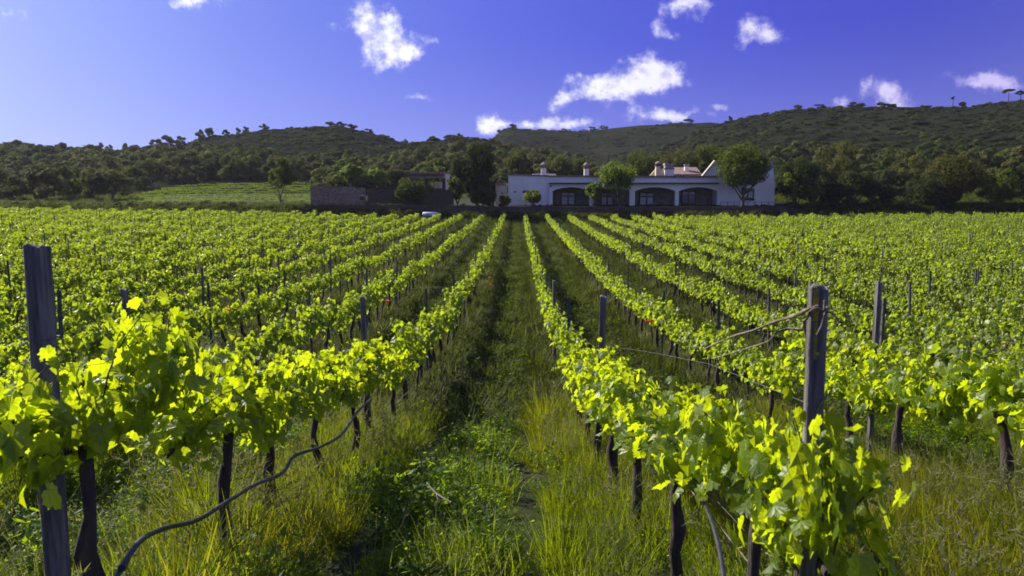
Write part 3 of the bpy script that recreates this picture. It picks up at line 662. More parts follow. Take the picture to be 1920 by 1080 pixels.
S_NEAR = [tuft(1, 60, .36, .0055, .12, 'a0'), tuft(2, 50, .46, .006, .12, 'a1'), tuft(3, 70, .26, .005, .14, 'a2'), eargrass(4, 7, .46, 'a3'), eargrass(5, 6, .52, 'a4'),
          weed(6, 90, .22, .046, .12, 'a5'), weed(7, 110, .14, .034, .15, 'a6'), weed(8, 80, .34, .058, .10, 'a7'), tuft(9, 80, .14, .005, .16, 'a8'), tuft(10, 26, .50, .0045, .12, 'a9', 'ear'), tuft(11, 60, .46, .006, .12, 'aa', 'gold')]
def near_cover(n, x0, x1, y0, y1, ymod=1.0):
    x = RNG.uniform(x0, x1, n); y = y0 + (y1 - y0) * RNG.random(n) ** ymod; u = rowdist(x)
    blot = np.sin(x * 2.3 + 1.3 * np.sin(y * 1.1)) * np.cos(y * 1.7 + .8 * np.sin(x * 1.9)) ; rr = RNG.random(n); idx = np.zeros(n, int)
    under = u < .40; track = (np.abs(u - .72) < .16); mid = u > .88
    idx[under] = RNG.choice([0, 1, 3, 4, 2, 5], under.sum(), p=[.30, .24, .10, .06, .14, .16])
    idx[track] = RNG.choice([2, 6, 8], track.sum(), p=[.3, .3, .4])
    idx[mid] = RNG.choice([0, 2, 5, 6, 7, 8, 3], mid.sum(), p=[.07, .09, .32, .26, .20, .04, .02])
    q9 = RNG.random(n) < .06; idx[q9 & ~track] = 9; q8 = (RNG.random(n) < .22) & (np.sin(x * 1.7 + y * .8) > .1) & ~mid & ~q9; idx[q8] = 10; q9 = q9 | q8
    w = (blot > .12) & ~q9 & ~under; idx[w] = RNG.choice([5, 6, 7], w.sum()); e = (blot < -.45) & ~track & ~mid; idx[e] = RNG.choice([0, 3, 1, 4], e.sum()); e = (blot < -.45) & mid; idx[e] = RNG.choice([2, 8, 6, 9], e.sum(), p=[.35, .3, .3, .05])
    bare = np.sin(x * 4.1 + 1.9 * np.sin(y * 1.9)) * np.cos(y * 3.3 + 1.4 * np.sin(x * 2.7)); keep = rr < np.where(track, .34, 1) * np.clip(1.05 - .9 * bare, .22, 1) ; sc = RNG.uniform(.65, 1.15, n) * np.where(track, .6, 1)
    sc = sc * np.clip(.95 + .45 * np.sin(x * 3.1 + 2 * np.sin(y * .9)) * np.cos(y * 2.3 + x), .5, 1.45)
    x, y, idx, sc = x[keep], y[keep], idx[keep], sc[keep]
    return x, y, idx, sc
xa, ya, ia, sa = near_cover(13500, -6.5, 6.5, 1.0, 11.5, 1.15)
# ripe olive-coloured tall grass right of the end post
n_ = 1300; xb = RNG.uniform(1.35, 3.6, n_); yb = RNG.uniform(2.0, 6.5, n_); ib = RNG.choice([1, 4, 10, 0], n_, p=[.15, .15, .55, .15]); sb = RNG.uniform(.85, 1.25, n_)
x = np.concatenate([xa, xb]); y = np.concatenate([ya, yb]); idx = np.concatenate([ia, ib]); sc = np.concatenate([sa, sb])
k = (np.abs(x) < y * .75 + 1.2); x, y, idx, sc = x[k], y[k], idx[k], sc[k]
scatter('grass_and_weeds', 'tall grass and leafy weeds growing between the front vine rows', S_NEAR, np.stack([x, y, Hgt(x, y) - .01], -1), zrot(len(x), .12), sc, idx)
S_FAR = [tuft(21, 50, .34, .016, .22, 'b0', 'grassF'), tuft(22, 60, .24, .014, .25, 'b1', 'grassF'), weed(23, 80, .20, .07, .25, 'b2', 'weedF'), weed(24, 90, .12, .06, .28, 'b3', 'weedF'), tuft(25, 40, .44, .013, .2, 'b4', 'ear')]
n_ = 34000; y = 10.5 + 86.5 * RNG.random(n_) ** 1.25; hw = np.minimum(y * .72 + 3, 75); x = RNG.uniform(-1, 1, n_) * hw; u = rowdist(x)
idx = np.where(u < .45, RNG.choice([0, 1, 4, 2], n_, p=[.45, .27, .08, .2]), RNG.choice([0, 1, 2, 3], n_, p=[.1, .2, .35, .35])); sc = RNG.uniform(.7, 1.3, n_) * np.where(np.abs(u - .72) < .15, .55, 1) * (1 + y / 120)
scatter('field_grass', 'low weeds and grass covering the aisles farther into the vineyard', S_FAR, np.stack([x, y, Hgt(x, y) - .01], -1), zrot(n_, .1), sc, idx)

# poppies
def poppy():
    root = empty('poppy', (0, 0, 0)); b = MB(); b.tube([(0, 0, 0), (.01, 0, .2), (0, .01, .42)], .002, 4); b.build('stem', M['weed'], root)
    b = MB(); P = np.tile([[0, .01, .42]], (5, 1)); an = np.arange(5) * 1.256; U = np.stack([np.cos(an), np.sin(an), np.full(5, .35)], -1); N = np.stack([-np.cos(an) * .4, -np.sin(an) * .4, np.ones(5)], -1)
    leaves(b, MIDL, P, N, U, np.full(5, .045), RNG.random(5)); b.build('petals', M['poppy'], root); return root
pp = [(918, 521, 26, 'in the shade beside the first left row'), (921, 534, 24, 'lower of the pair by the first left row'), (728, 565, 15, 'between the first and second left rows'), (429, 581, 13, 'among the leaves of the left rows'),
      (1213, 603, 14.5, 'left of a pair behind the first right row'), (1224, 602, 14.5, 'right of a pair behind the first right row'), (1482, 470, 44, 'far off among the right rows'), (1162, 441, 60, 'pale dot in the far right rows')]
proto = None
for i, (px, py, Y, l) in enumerate(pp):
    c = pt(px, py, Y); z = hz(c.x, Y)
    if proto is None: q = proto = poppy()
    else:
        q = proto.copy(); COL.objects.link(q)
        for ch in list(proto.children): d = ch.copy(); COL.objects.link(d); d.parent = q
    s = 1.05 + Y * .02; q.scale = (s * .9, s * .9, max(.6, (c.z - z) / .42)); q.location = (c.x, Y, z); q.rotation_euler = (0, 0, i * 1.3)
    tag(q, 'small red poppy ' + l, 'flower', 'red poppies in the field')

# ------------------------------------------------------------------ trees
def crown_mesh(seed, w, h, nblob, nleaf, size, mat, flat=1.0, squash=.62, name='crown', jit=.34):
    """clumped crown centred on origin: w, h = full width and height"""
    r = np.random.default_rng(seed); mb = MB(); P = []; N = []
    for b in range(nblob):
        d = unit(r.normal(size=3)); rad = r.uniform(.35, .95) ** .6; c = d * rad * np.array([w / 2, w / 2, h / 2]) * r.uniform(.68, .86)
        if c[2] < 0: c[2] *= flat
        br = r.uniform(.10, .24) * w * (1 - .15 * rad); m = nleaf // nblob; v = unit(r.normal(size=(m, 3))); q = br * r.uniform(.45, 1.08, (m, 1)) ** .5
        P.append(c + v * q * np.array([1, 1, squash + .2])); N.append(v + r.normal(0, jit, (m, 3)) + np.array([0, 0, .15]))
    P, N = map(np.concatenate, (P, N)); m = len(P); leaves(mb, LOWL, P, N, r.normal(size=(m, 3)), size * r.uniform(.6, 1.4, m), r.random(m)); return mb.mesh(name, mat)
def trunk_mesh(seed, h, hc, w, rad):
    r = np.random.default_rng(seed); mb = MB(); top = np.array([r.normal(0, .04) * h, 0, h * .96]); p = wobble((0, 0, -.3), top, 7, rad * .25, seed); mb.tube(p, np.linspace(rad, rad * .35, 7), 7)
    for k in range(6):
        a = k * 1.05 + r.uniform(0, .5); s = p[3 + k % 3]; e = s + np.array([math.cos(a) * w * .33, math.sin(a) * w * .33, hc * r.uniform(.3, .7)]); mb.tube(wobble(s, e, 4, .04, seed + k), [rad * .45, rad * .3, rad * .2, rad * .1], 5)
    return mb.mesh('trunk', M['tbark'], True)
def tree(px, pybase, Y, pytop, wpx, trunkpx, mat, label, seed, name='tree', nleaf=5200, size=.24, group=None, cat='tree', nblob=26, flat=.9):
    base = pt(px, pybase, Y); sc_ = Y / FPX; H_ = (pybase - pytop) * sc_; w = wpx * sc_; th = trunkpx * sc_; hc = H_ - th
    z0 = base.z; gz = hz(base.x, Y)
    root = empty(name, (base.x, Y, min(z0, gz)), 0); ex = z0 - min(z0, gz)
    m = trunk_mesh(seed, th + ex, hc, w, max(.07, w * .035)); obj('trunk', m, root)
    obj('crown', crown_mesh(seed, w, hc, nblob, nleaf, size, TM[mat], flat), root, (0, 0, ex + th + hc / 2))
    tag(root, label, cat, group); return root
G1 = 'trees and bushes around the farm'
tree(527, 388, 102, 288, 60, 22, 'mid', 'slender round-crowned green tree standing alone before the hillside vine plot', 1, size=.22)
tree(658, 352, 122, 305, 44, 8, 'bright', 'bright yellow-green tree above the stone wall, left of its paler neighbour', 2, size=.25)
tree(706, 352, 122, 316, 50, 8, 'bright', 'pale yellow-green bushy tree above the stone wall', 3, size=.25, nleaf=3600)
tree(742, 352, 124, 318, 44, 6, 'olive', 'grey-olive tree left of the pergola roof', 4)
tree(770, 386, 101.5, 334, 66, 6, 'mid', 'broad leafy green bush in front of the pergola', 5, 'bush', cat='bush', flat=1.0)
tree(893, 390, 100.5, 262, 92, 18, 'dark', 'tallest dark evergreen tree between the pergola and the white farmhouse', 6, nleaf=15000, nblob=46)
tree(858, 384, 103, 325, 44, 6, 'mid', 'lighter green tree against the left flank of the dark evergreen', 7)
tree(905, 384, 100.8, 355, 60, 2, 'dark', 'low dark bush at the foot of the tall evergreen', 8, 'bush', cat='bush', flat=1)
tree(947, 386, 100.9, 366, 24, 2, 'mid', 'small low bush before the annex', 9, 'bush', cat='bush', nleaf=1500, flat=1, size=.18)
tree(1000, 385, 101.2, 354, 44, 5, 'bright', 'round clipped green bush against the white wall', 10, 'bush', cat='bush', flat=1, size=.17)
tree(1160, 388, 100.9, 303, 88, 24, 'bright', 'feathery light green tree before the farmhouse porch', 11, nleaf=5200, nblob=20, size=.2)
tree(1113, 388, 100.7, 340, 40, 12, 'bright', 'smaller light green tree left of the feathery one by the porch', 12, size=.18, nleaf=2600)
tree(1390, 392, 100.4, 270, 116, 34, 'mid', 'big round-crowned tree on a dark trunk before the right gable', 13, nleaf=11000, nblob=44, size=.22)
tree(1493, 388, 104, 282, 92, 4, 'dark', 'dark dense tree directly right of the farmhouse', 14, nleaf=9000, nblob=36, flat=1.05)
tree(1478, 388, 101.5, 322, 36, 8, 'bright', 'small bright green tree in front of the dark tree right of the house', 15, nleaf=2200, size=.2, nblob=14)
tree(1522, 388, 102, 330, 44, 4, 'mid', 'loose mid-green bush right of the small bright tree', 16, 'bush', cat='bush', flat=1)
tree(1565, 388, 112, 250, 100, 10, 'olive', 'tall pale olive-green tree behind the dark trees right of the house', 17, nleaf=8500, nblob=32)
tree(1600, 390, 104, 318, 80, 2, 'dark', 'wide dark bushy tree at the field edge below the pale olive tree', 18, nleaf=5500, flat=1.05)
tree(1560, 390, 103, 338, 50, 2, 'dark', 'low dark bush under the pale olive tree', 19, 'bush', cat='bush', flat=1.05)
tree(1700, 390, 108, 290, 80, 6, 'olive', 'grey-green tree left of the wide ochre-topped tree', 20, nleaf=6500)
tree(1775, 392, 104, 288, 130, 4, 'ochre', 'wide ochre-green tree at the right field edge', 21, nleaf=12000, nblob=44, flat=1.05)
tree(1742, 392, 102, 318, 90, 2, 'dark', 'dark leafy bush in front of the wide ochre-green tree', 22, 'bush', cat='bush', nleaf=6000, flat=1.05)
tree(1650, 392, 103, 330, 70, 2, 'dark', 'round dark bush between the two olive-green trees', 23, 'bush', cat='bush', flat=1.05)
tree(1862, 392, 105, 300, 90, 4, 'mid', 'mid-green tree near the right edge of the wood', 24, nleaf=6500, flat=1.05)
tree(1930, 392, 106, 290, 100, 4, 'dark', 'dark tree cut by the right edge of the picture', 25, nleaf=6500, flat=1.05)
tree(972, 350, 128, 274, 62, 8, 'olive', 'grey-green round tree behind the left end of the farmhouse roof', 26, nleaf=6000)
tree(1045, 350, 130, 292, 64, 8, 'olive', 'olive-green tree behind the roof, left of the second chimney', 27, nleaf=6000)
tree(1088, 350, 132, 294, 46, 8, 'mid', 'tree behind the roof beside the second chimney', 28, nleaf=5000)
tree(1205, 350, 130, 286, 80, 8, 'mid', 'broad tree behind the roof left of the pair of chimneys', 29, nleaf=7000)
tree(1270, 345, 134, 274, 90, 8, 'olive', 'tall olive-green tree behind the pair of chimneys', 30, nleaf=7500)
tree(1330, 345, 136, 272, 70, 8, 'mid', 'tree behind the peak of the right gable', 31, nleaf=6000)
# skyline trees
CR = [crown_mesh(50 + i, 1.0, .8, 11, 1500, .07, TM['dark'], 1.0, .6, 'crown', .22) for i in range(5)]
TR = [trunk_mesh(60 + i, .35, .6, .8, .035) for i in range(2)]
def small_tree(x, y, h, w, mat, i, lift=.28, name='tree'):
    root = empty(name, (x, y, hz(x, y) - .1 - (.22 * h if name == 'tree' else 0)), (i * 2.4) % 6.28); root.scale = (1, 1, 1)
    t_ = obj('trunk', TR[i % 2], root); t_.scale = (w * .8, w * .8, h)
    c = obj('crown', CR[i % 5], root, (0, 0, h * (lift + (1 - lift) / 2))); c.scale = (w, w, h * (1 - lift) / .8)
    c.material_slots[0].link = 'OBJECT'; c.material_slots[0].material = TM[mat]; return root
def at_sky(px, hill): (pa, pe), ri, r0, ex = HILLS[hill]; a = azpx(px); return ri * math.sin(a), ri * math.cos(a), ri
SK = [(10, 0, 24, 30, 'left end of the skyline'), (62, 0, 20, 26, 'second from the left on the skyline'), (85, 0, 16, 24, 'beside the low dip at far left'), (185, 0, 22, 16, 'rounded one left of the small leaning tree'), (203, 0, 14, 16, 'low one right beside the rounded skyline tree'),
      (233, 0, 20, 12, 'small leaning one on the left ridge'), (290, 0, 18, 24, 'left end of the hedge-like line'), (312, 0, 20, 26, 'middle of the hedge-like line'), (335, 0, 18, 24, 'right end of the hedge-like line'),
      (375, 0, 22, 18, 'left of the close pair on the left ridge'), (393, 0, 22, 20, 'right of the close pair on the left ridge'), (423, 0, 15, 13, 'lone ball-shaped one on the ridge'), (446, 0, 12, 11, 'low one right of the ball-shaped tree'), (460, 0, 13, 13, 'right of two low ones on the ridge'), (495, 0, 12, 17, 'last before the bare top'),
      (620, 0, 9, 20, 'left on the highest left summit'), (640, 0, 10, 22, 'middle of the highest left summit'), (660, 0, 9, 22, 'right on the highest left summit'), (690, 0, 8, 18, 'on the right shoulder of the left summit'), (760, 0, 9, 10, 'above the saddle'),
      (812, 1, 10, 14, 'on the low middle ridge'), (863, 1, 9, 14, 'on top of the low middle ridge'), (962, 2, 7, 16, 'tuft at the left end of the far ridge'), (1110, 2, 7, 16, 'on the middle of the far ridge'), (1130, 2, 6, 20, 'on the middle of the far ridge, right one'), (1290, 2, 7, 18, 'near the right end of the far ridge'),
      (1370, 3, 12, 10, 'left foot of the right hill line'), (1495, 3, 8, 18, 'left on the right hill'), (1535, 3, 7, 22, 'on the right hill below the small cloud'), (1600, 3, 9, 34, 'dark patch below the round cloud'), (1648, 3, 9, 14, 'left of the low hedge on the right hill'), (1672, 3, 7, 36, 'low hedge on the right hill'), (1803, 3, 9, 14, 'low dark one on the right hill crest')]
for i, (px, hl, hp, wp, l) in enumerate(SK):
    x, y, rr = at_sky(px, hl); s = rr / FPX
    t_ = small_tree(x, y, hp * s * 1.05 + .4, wp * s * 1.15, 'dark' if i % 3 else 'olive', i, .03 if hp < 12 else .14); tag(t_, 'distant skyline tree, ' + l, 'tree', 'trees along the skyline')
for i, (px, pyt, w, l) in enumerate([(1886, 168, 20, 'left of the two flat-topped pines at the skyline'), (1909, 170, 20, 'right of the two flat-topped pines at the skyline'), (1783, 181, 8, 'tiny thin-stemmed pine left of the flat-topped pair on the crest')]):
    x, y, rr = at_sky(px, 3); s = rr / FPX; z = hz(x, y); c = pt(px, pyt, y); h = c.z - z; root = empty('umbrella_pine', (x, y, z - .2))
    b = MB(); b.tube([(0, 0, 0), (.05, 0, h * .5), (0, 0, h)], [.16, .11, .06], 6); b.build('trunk', M['tbark'], root)
    o = obj('crown', CR[i], root, (0, 0, h - .35)); o.scale = (w * s, w * s, 2.2 if w > 10 else 1.6)
    tag(root, l, 'pine tree', 'pines on the right hill crest')
# band of individual trees at the foot of the left hill
rb = random.Random(5)
BT = []
for i in range(58):
    px = -20 + i * 15.5 + rb.uniform(-6, 6)
    if 575 < px < 640 or px > 840: continue
    lay = i % 3; Y = (118, 138, 160)[lay] + rb.uniform(-5, 5) + (28 if 235 < px < 600 and lay == 0 else 0)
    if 235 < px < 575 and Y < 150: Y = 165 + rb.uniform(0, 12)
    if px >= 640 and Y < 135: Y = 140 + rb.uniform(0, 10)
    c = pt(px, 350, Y); h = rb.uniform(3.6, 6.0); w = h * rb.uniform(1.0, 1.35); mat = rb.choice(['olive', 'olive', 'mid', 'olive'])
    t_ = small_tree(c.x, Y, h, w, mat, i, .02, 'hillside_tree'); BT.append(t_); tag(t_, 'rounded dusky green tree in the wood at the foot of the left hill', 'tree', 'trees in the wood under the left hill')
# the rest of the wood and scrub: a mass
WT = (np.array([-100, 0, 200, 400, 450, 500, 600, 700, 780, 860, 940, 1000, 1100, 1180, 1300, 1350, 1450, 1530, 1700, 1920, 2100.]), np.array([272, 276, 288, 284, 292, 304, 302, 296, 290, 280, 284, 290, 304, 288, 272, 290, 290, 292, 290, 290, 290.]))
n0 = 5200; az = RNG.uniform(-R(40), R(40), n0); rr = RNG.uniform(122, 330, n0); x = rr * np.sin(az); y = rr * np.cos(az); z = Hgt(x, y)
Rt = np.array(CM.transposed()); v = (Rt @ np.stack([x, y, z + 2 - CZ])).T; px = 960 + v[:, 0] / -v[:, 2] * FPX; py = 540 - v[:, 1] / -v[:, 2] * FPX
wood = (py > np.interp(px, *WT)) & (y > 128)
wood &= ~((px > 215) & (px < 610) & (y < 168)) & ~((px > 560) & (px < 1480) & (y < 132)) & ~((px > 1330) & (px < 1560) & (py > 262) & (RNG.random(n0) < .35))
scrub = ~wood & (y > 150) & (py < np.interp(px, *WT) + 4)
WS = []
for i, mt in enumerate(['olive', 'olive', 'mid', 'dark', 'ochre', 'dark']):
    WS.append(bpy.data.objects.new(f'w{i}', crown_mesh(80 + i, 1.0, .85, 9, 1500, .075, TM[mt], 1.0, .62, f'w{i}', .2)))
x1, y1, z1 = x[wood], y[wood], z[wood]; n_ = len(x1); s = RNG.uniform(4.8, 8.8, n_); h = s * RNG.uniform(.7, .95, n_)
right = (x1 > 20); idx = np.where(right, RNG.choice([2, 3, 4, 5, 0], n_, p=[.3, .2, .1, .2, .2]), RNG.choice([0, 1, 2, 3], n_, p=[.3, .3, .25, .15]))
s = np.where(right & (y1 > 190), s * .62, s); h = np.where(right & (y1 > 190), h * .6, h)
rot = zrot(n_, .1); scatter('woodland', 'dense dark green wood covering the lower slopes of the hills', WS, np.stack([x1, y1, z1 + h * .30], -1), rot, np.stack([s, s, h], -1), idx)
xs_, ys_ = [x[scrub]], [y[scrub]]
n1 = 6500; az = RNG.uniform(-R(36), R(36), n1); rr = 190 + 250 * RNG.random(n1); xx, yy = rr * np.sin(az), rr * np.cos(az); v = (Rt @ np.stack([xx, yy, Hgt(xx, yy) - CZ])).T
pxx = 960 + v[:, 0] / -v[:, 2] * FPX; pyy = 540 - v[:, 1] / -v[:, 2] * FPX; cl = np.sin(xx * .11 + 2 * np.sin(yy * .05)) * np.cos(yy * .13 + 1.5 * np.sin(xx * .07))
k = (pyy < np.interp(pxx, *WT) + 6) & (RNG.random(n1) < .25 + .75 * (cl > .1)); xs_.append(xx[k]); ys_.append(yy[k])
for (pa, pe), ri, r0, ex in HILLS:
    a = RNG.uniform(max(pa[0], -R(36)), min(pa[-1], R(36)), 260); q = ri * RNG.uniform(.975, 1.0, 260); xx, yy = q * np.sin(a), q * np.cos(a); k = np.sin(a * 61 + ri) + .6 * np.sin(a * 143) > -.1; xs_.append(xx[k]); ys_.append(yy[k])
x2, y2 = np.concatenate(xs_), np.concatenate(ys_); z2 = Hgt(x2, y2); n_ = len(x2); s = RNG.uniform(.9, 3.2, n_) * np.where(RNG.random(n_) < .8, .7, 1.3)
scatter('hill_scrub', 'dark low scrub dotted over the upper hillsides', WS, np.stack([x2, y2, z2 + .05], -1), zrot(n_, .1), np.stack([s * 1.5, s * 1.5, s * .75], -1), RNG.choice([3, 5, 0, 2], n_, p=[.4, .4, .1, .1]))

# hillside vine plot, upper left
x = []; 
for r_ in range(9):
    y0 = 107 + r_ * 5.4
    xa_ = pt(232 if r_ < 1 else 225 + r_ * 12, 380, y0).x; xb_ = pt(600 if y0 < 118 else 640, 380, y0).x
    if y0 < 118: xb_ = pt(578, 380, y0).x
    for xx in np.arange(xa_, xb_, 1.1): x.append((xx, y0 + (xx - xa_) * .10))
x = np.array(x); n_ = len(x); rot = np.zeros((n_, 3)); rot[:, 2] = math.pi / 2 + RNG.normal(0, .06, n_)
FH = []
for i, o in enumerate(FARV[:4]):
    q = bpy.data.objects.new(f'hv{i}', o.data.copy()); q.data.materials[0] = M['weed']; FH.append(q)
scatter('hillside_vine_plot', 'dull green vine rows on the sloping plot left of the stone wall', FH, np.stack([x[:, 0], x[:, 1], Hgt(x[:, 0], x[:, 1]) - .1], -1), rot, np.stack([np.full(n_, .8), np.full(n_, .9), RNG.uniform(.5, .7, n_)], -1), RNG.integers(0, 4, n_))
# grass and low bushes on the bank and terrace
n_ = 16000; x = RNG.uniform(-80, 80, n_); y = np.where(RNG.random(n_) < .4, RNG.uniform(96.5, 101, n_), RNG.uniform(101, 130, n_)); hs = ((np.abs(x - 12) < 24) & (y > 99.3) & (y < 122)) | ((y > 105.5) & (x < -22) & (x > -56)) 
x, y = x[~hs], y[~hs]; scatter('bank_grass', 'rough dark grass on the bank behind the vineyard', S_FAR[:4], np.stack([x, y, Hgt(x, y)], -1), zrot(len(x)), RNG.uniform(1.2, 2.6, len(x)), RNG.integers(0, 4, len(x)))
n_ = 560; x = RNG.uniform(-72, 72, n_); y = 98.0 + RNG.random(n_) * 1.4 + np.where(RNG.random(n_) < .3, 2.9, 0) + np.where(np.abs(x) > 36, RNG.uniform(0, 4, n_), 0)
s = RNG.uniform(.45, 1.1, n_) * np.where(np.abs(x) > 36, 1.5, .8); scatter('bank_brush', 'low dark brush along the foot of the terrace wall', [WS[2], WS[3], WS[5]], np.stack([x, y, Hgt(x, y) + .05], -1), zrot(n_), np.stack([s * 1.5, s * 1.3, s], -1), RNG.integers(0, 3, n_))

# ------------------------------------------------------------------ farm buildings
YH = 104.0
def X_(px, Y=YH): return pt(px, 360, Y).x
def Z_(py, Y=YH): return pt(1150, py, Y).z
zb = Z_(386)
house = empty('farmhouse', (X_(1190), YH, zb)); tag(house, 'long low white farmhouse with arched porch, chimneys and tiled roofs', 'house')
def part(mb, name, mat, parent=None, smooth=False):
    p = parent or house; o = mb.build(name, mat, None, smooth); o.parent = p
    # vertices are given in world coordinates: move them into the parent's space
    w = Vector((0, 0, 0)); q = p
    while q is not None: w += Vector(q.location); q = q.parent
    o.data.transform(Matrix.Translation(-w)); return o
def wbox(m, x0, x1, y0, y1, z0, z1): m.box(((x0 + x1) / 2, (y0 + y1) / 2, (z0 + z1) / 2), (x1 - x0, y1 - y0, z1 - z0))
ax0, ax1, ax2, ax3, ax4 = X_(953), X_(1028), X_(1345), X_(1345), X_(1452)
# left plain block
m = MB(); m.prism([(ax0, zb - .6), (X_(1029), zb - .6), (X_(1029), Z_(331)), (ax0, Z_(328))], YH, YH + 7); part(m, 'wall', M['white'])
m = MB(); m.prism([(ax0 - .12, Z_(328)), (X_(1029) - .003, Z_(331)), (X_(1029) - .003, Z_(328.4)), (ax0 - .12, Z_(325.2))], YH - .15, YH + 7.1); part(m, 'roof', M['tile'])
# arcade wall with three visible arches + one behind the trees
zs = Z_(358.5); za = Z_(351); out = [(X_(1029) + .003, zb - .6)]
arches = [(1036, 1105), (1112, 1180), (1190, 1265), (1272, 1344)]
for a0, a1 in arches:
    xa_, xb_ = X_(a0), X_(a1); out.append((xa_, zb - .6)); out.append((xa_, zs - .2))
    for t in np.linspace(0, 1, 15):
        out.append((xa_ + (xb_ - xa_) * t, zs - .0 + (za - zs) * math.sin(math.pi * t) ** .75))
    out.append((xb_, zs - .2)); out.append((xb_, zb - .6))
out += [(ax2 - .003, zb - .6), (ax2 - .003, Z_(345)), (X_(1029) + .003, Z_(345))]
m = MB(); m.prism(out, YH - .35, YH + .1); part(m, 'arcade_wall', M['white'])
m = MB(); m.prism([(X_(1029) + .003, Z_(345) + .003), (ax2 - .003, Z_(345) + .003), (ax2 - .003, Z_(333.5)), (X_(1029) + .003, Z_(331.5))], YH, YH + .4); part(m, 'parapet', M['white'])
m = MB(); wbox(m, X_(1029) + .01, ax2 - .01, YH - .75, YH - .003, Z_(345.2), Z_(342.6)); part(m, 'porch_roof', M['woodd'])
m = MB(); m.prism([(X_(1029), Z_(331.5) + .003), (X_(1345) - .003, Z_(333.5) + .003), (X_(1345) - .003, Z_(329.5)), (X_(1029), Z_(329))], YH - .2, YH + 8); part(m, 'roof', M['tile'])
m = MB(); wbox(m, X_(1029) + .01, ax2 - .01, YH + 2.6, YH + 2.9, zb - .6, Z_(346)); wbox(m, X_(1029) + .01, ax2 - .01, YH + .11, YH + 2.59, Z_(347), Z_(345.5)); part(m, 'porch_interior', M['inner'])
m = MB(); wbox(m, X_(1029), ax2, YH - .4, YH + 2.58, zb - .5, zb + .05); part(m, 'porch_floor', M['stoned'])
# doors / windows in the porch
def opening(x0, x1, y0, y1, Y, nm='door', curtain=True):
    a, b_, c, d = X_(x0), X_(x1), Z_(y1), Z_(y0); m = MB(); f = .14; e = Y - .05
    wbox(m, a, a + f, e - .12, e, c, d); wbox(m, b_ - f, b_, e - .12, e, c, d); wbox(m, a + f, b_ - f, e - .118, e, d - f, d); wbox(m, a + f, b_ - f, e - .118, e, c, c + f)
    wbox(m, (a + b_) / 2 - .06, (a + b_) / 2 + .06, e - .115, e, c + f, d - f); wbox(m, a + f, b_ - f, e - .11, e - .01, (c + d) / 2 + .28, (c + d) / 2 + .40)
    fr = part(m, nm, M['woodd']); g_ = MB(); wbox(g_, a + f, b_ - f, e - .05, e - .03, c + f, d - f); o = g_.build('pane', M['glass']); o.parent = fr
    o.data.transform(Matrix.Translation(-Vector(house.location)))
    if curtain:
        g_ = MB(); mid = (a + b_) / 2; zt_ = (c + d) / 2 + .25
        wbox(g_, a + f + .02, mid - .1, e - .075, e - .060, c + f, zt_); wbox(g_, mid + .1, b_ - f - .02, e - .075, e - .060, c + f, zt_)
        o = g_.build('curtain', M['curtain']); o.parent = fr; o.data.transform(Matrix.Translation(-Vector(house.location)))
opening(1053, 1082, 360, 386, YH + 2.6); opening(1204, 1233, 361, 386, YH + 2.6); opening(1285, 1313, 358, 384, YH + 2.6, 'window', False); opening(1130, 1155, 361, 386, YH + 2.6)
# right gabled block
zr = Z_(302)
m = MB(); m.prism([(ax3, zb - .6), (ax4, zb - .6), (ax4, Z_(345)), (X_(1446), Z_(303)), (X_(1340), Z_(303)), (X_(1318), Z_(328)), (X_(1318), Z_(332.5)), (ax3, Z_(332.5))], YH - .1, YH + .3); wbox(m, ax3 + .01, ax4 - .02, YH + .303, YH + 8, zb - .6, Z_(334)); part(m, 'gable_wall', M['white'])
m = MB(); m.prism([(X_(1315), Z_(329.5)), (X_(1318) , Z_(332)), (X_(1341), Z_(304.5)), (X_(1446), Z_(303) + .003), (X_(1449), Z_(299.5)), (X_(1338), Z_(300.5))], YH - .2, YH + .5); part(m, 'gable_roof', M['cream'])  # sunlight on the slope is painted in by the cream colour
m = MB(); wbox(m, X_(1441), X_(1455), YH - .35, YH + .5, Z_(301.5), Z_(298)); part(m, 'roof_cap', M['tile'])
m = MB(); wbox(m, X_(1346), X_(1451), YH - .16, YH - .102, zb - .6, Z_(382)); part(m, 'plinth', M['white'])
m = MB(); wbox(m, X_(1348), X_(1450), YH - 1.02, YH - .98, Z_(379.2), Z_(378.5))
for q in np.linspace(1348, 1450, 9): wbox(m, X_(q) - .03, X_(q) + .03, YH - 1.03, YH - .97, zb - .6, Z_(379.3))
part(m, 'railing', M['steel'])
opening(1390, 1413, 353, 373, YH - .08, 'window', True); m = MB(); wbox(m, X_(1388), X_(1415), YH - .3, YH - .11, Z_(375.5), Z_(373.2)); part(m, 'window_sill', M['woodd'])
# rear tiled roof and whitewashed band
m = MB(); wbox(m, X_(1262), X_(1322), YH + 3, YH + 7.8, Z_(333), Z_(325)); part(m, 'upper_wall', M['white'])
m = MB(); V_ = [(X_(1262), YH + 2.6, Z_(325.5)), (X_(1324), YH + 2.6, Z_(325.5)), (X_(1324), YH + 6, Z_(313.5, YH + 6)), (X_(1262), YH + 6, Z_(313.5, YH + 6))]; V_ += [(a, b_, c - .14) for a, b_, c in V_]; m.add(V_, [[0, 1, 2, 3], [7, 6, 5, 4], [0, 4, 5, 1], [1, 5, 6, 2], [2, 6, 7, 3], [3, 7, 4, 0]]); part(m, 'roof', M['tile'])
m = MB(); m.prism([(X_(1222), Z_(330)), (X_(1262), Z_(330)), (X_(1262), Z_(322)), (X_(1245), Z_(316)), (X_(1233), Z_(317))], YH + 2.2, YH + 2.6); part(m, 'roof_shoulder', M['cream'])  # shoulder coloured cream as if the sun fell on it
for a0, a1, b0, b1 in ((1000, 1045, 330, 324.5),): m = MB(); wbox(m, X_(a0), X_(a1), YH + 4, YH + 6, Z_(b0), Z_(b1)); part(m, 'upper_wall', M['white'])
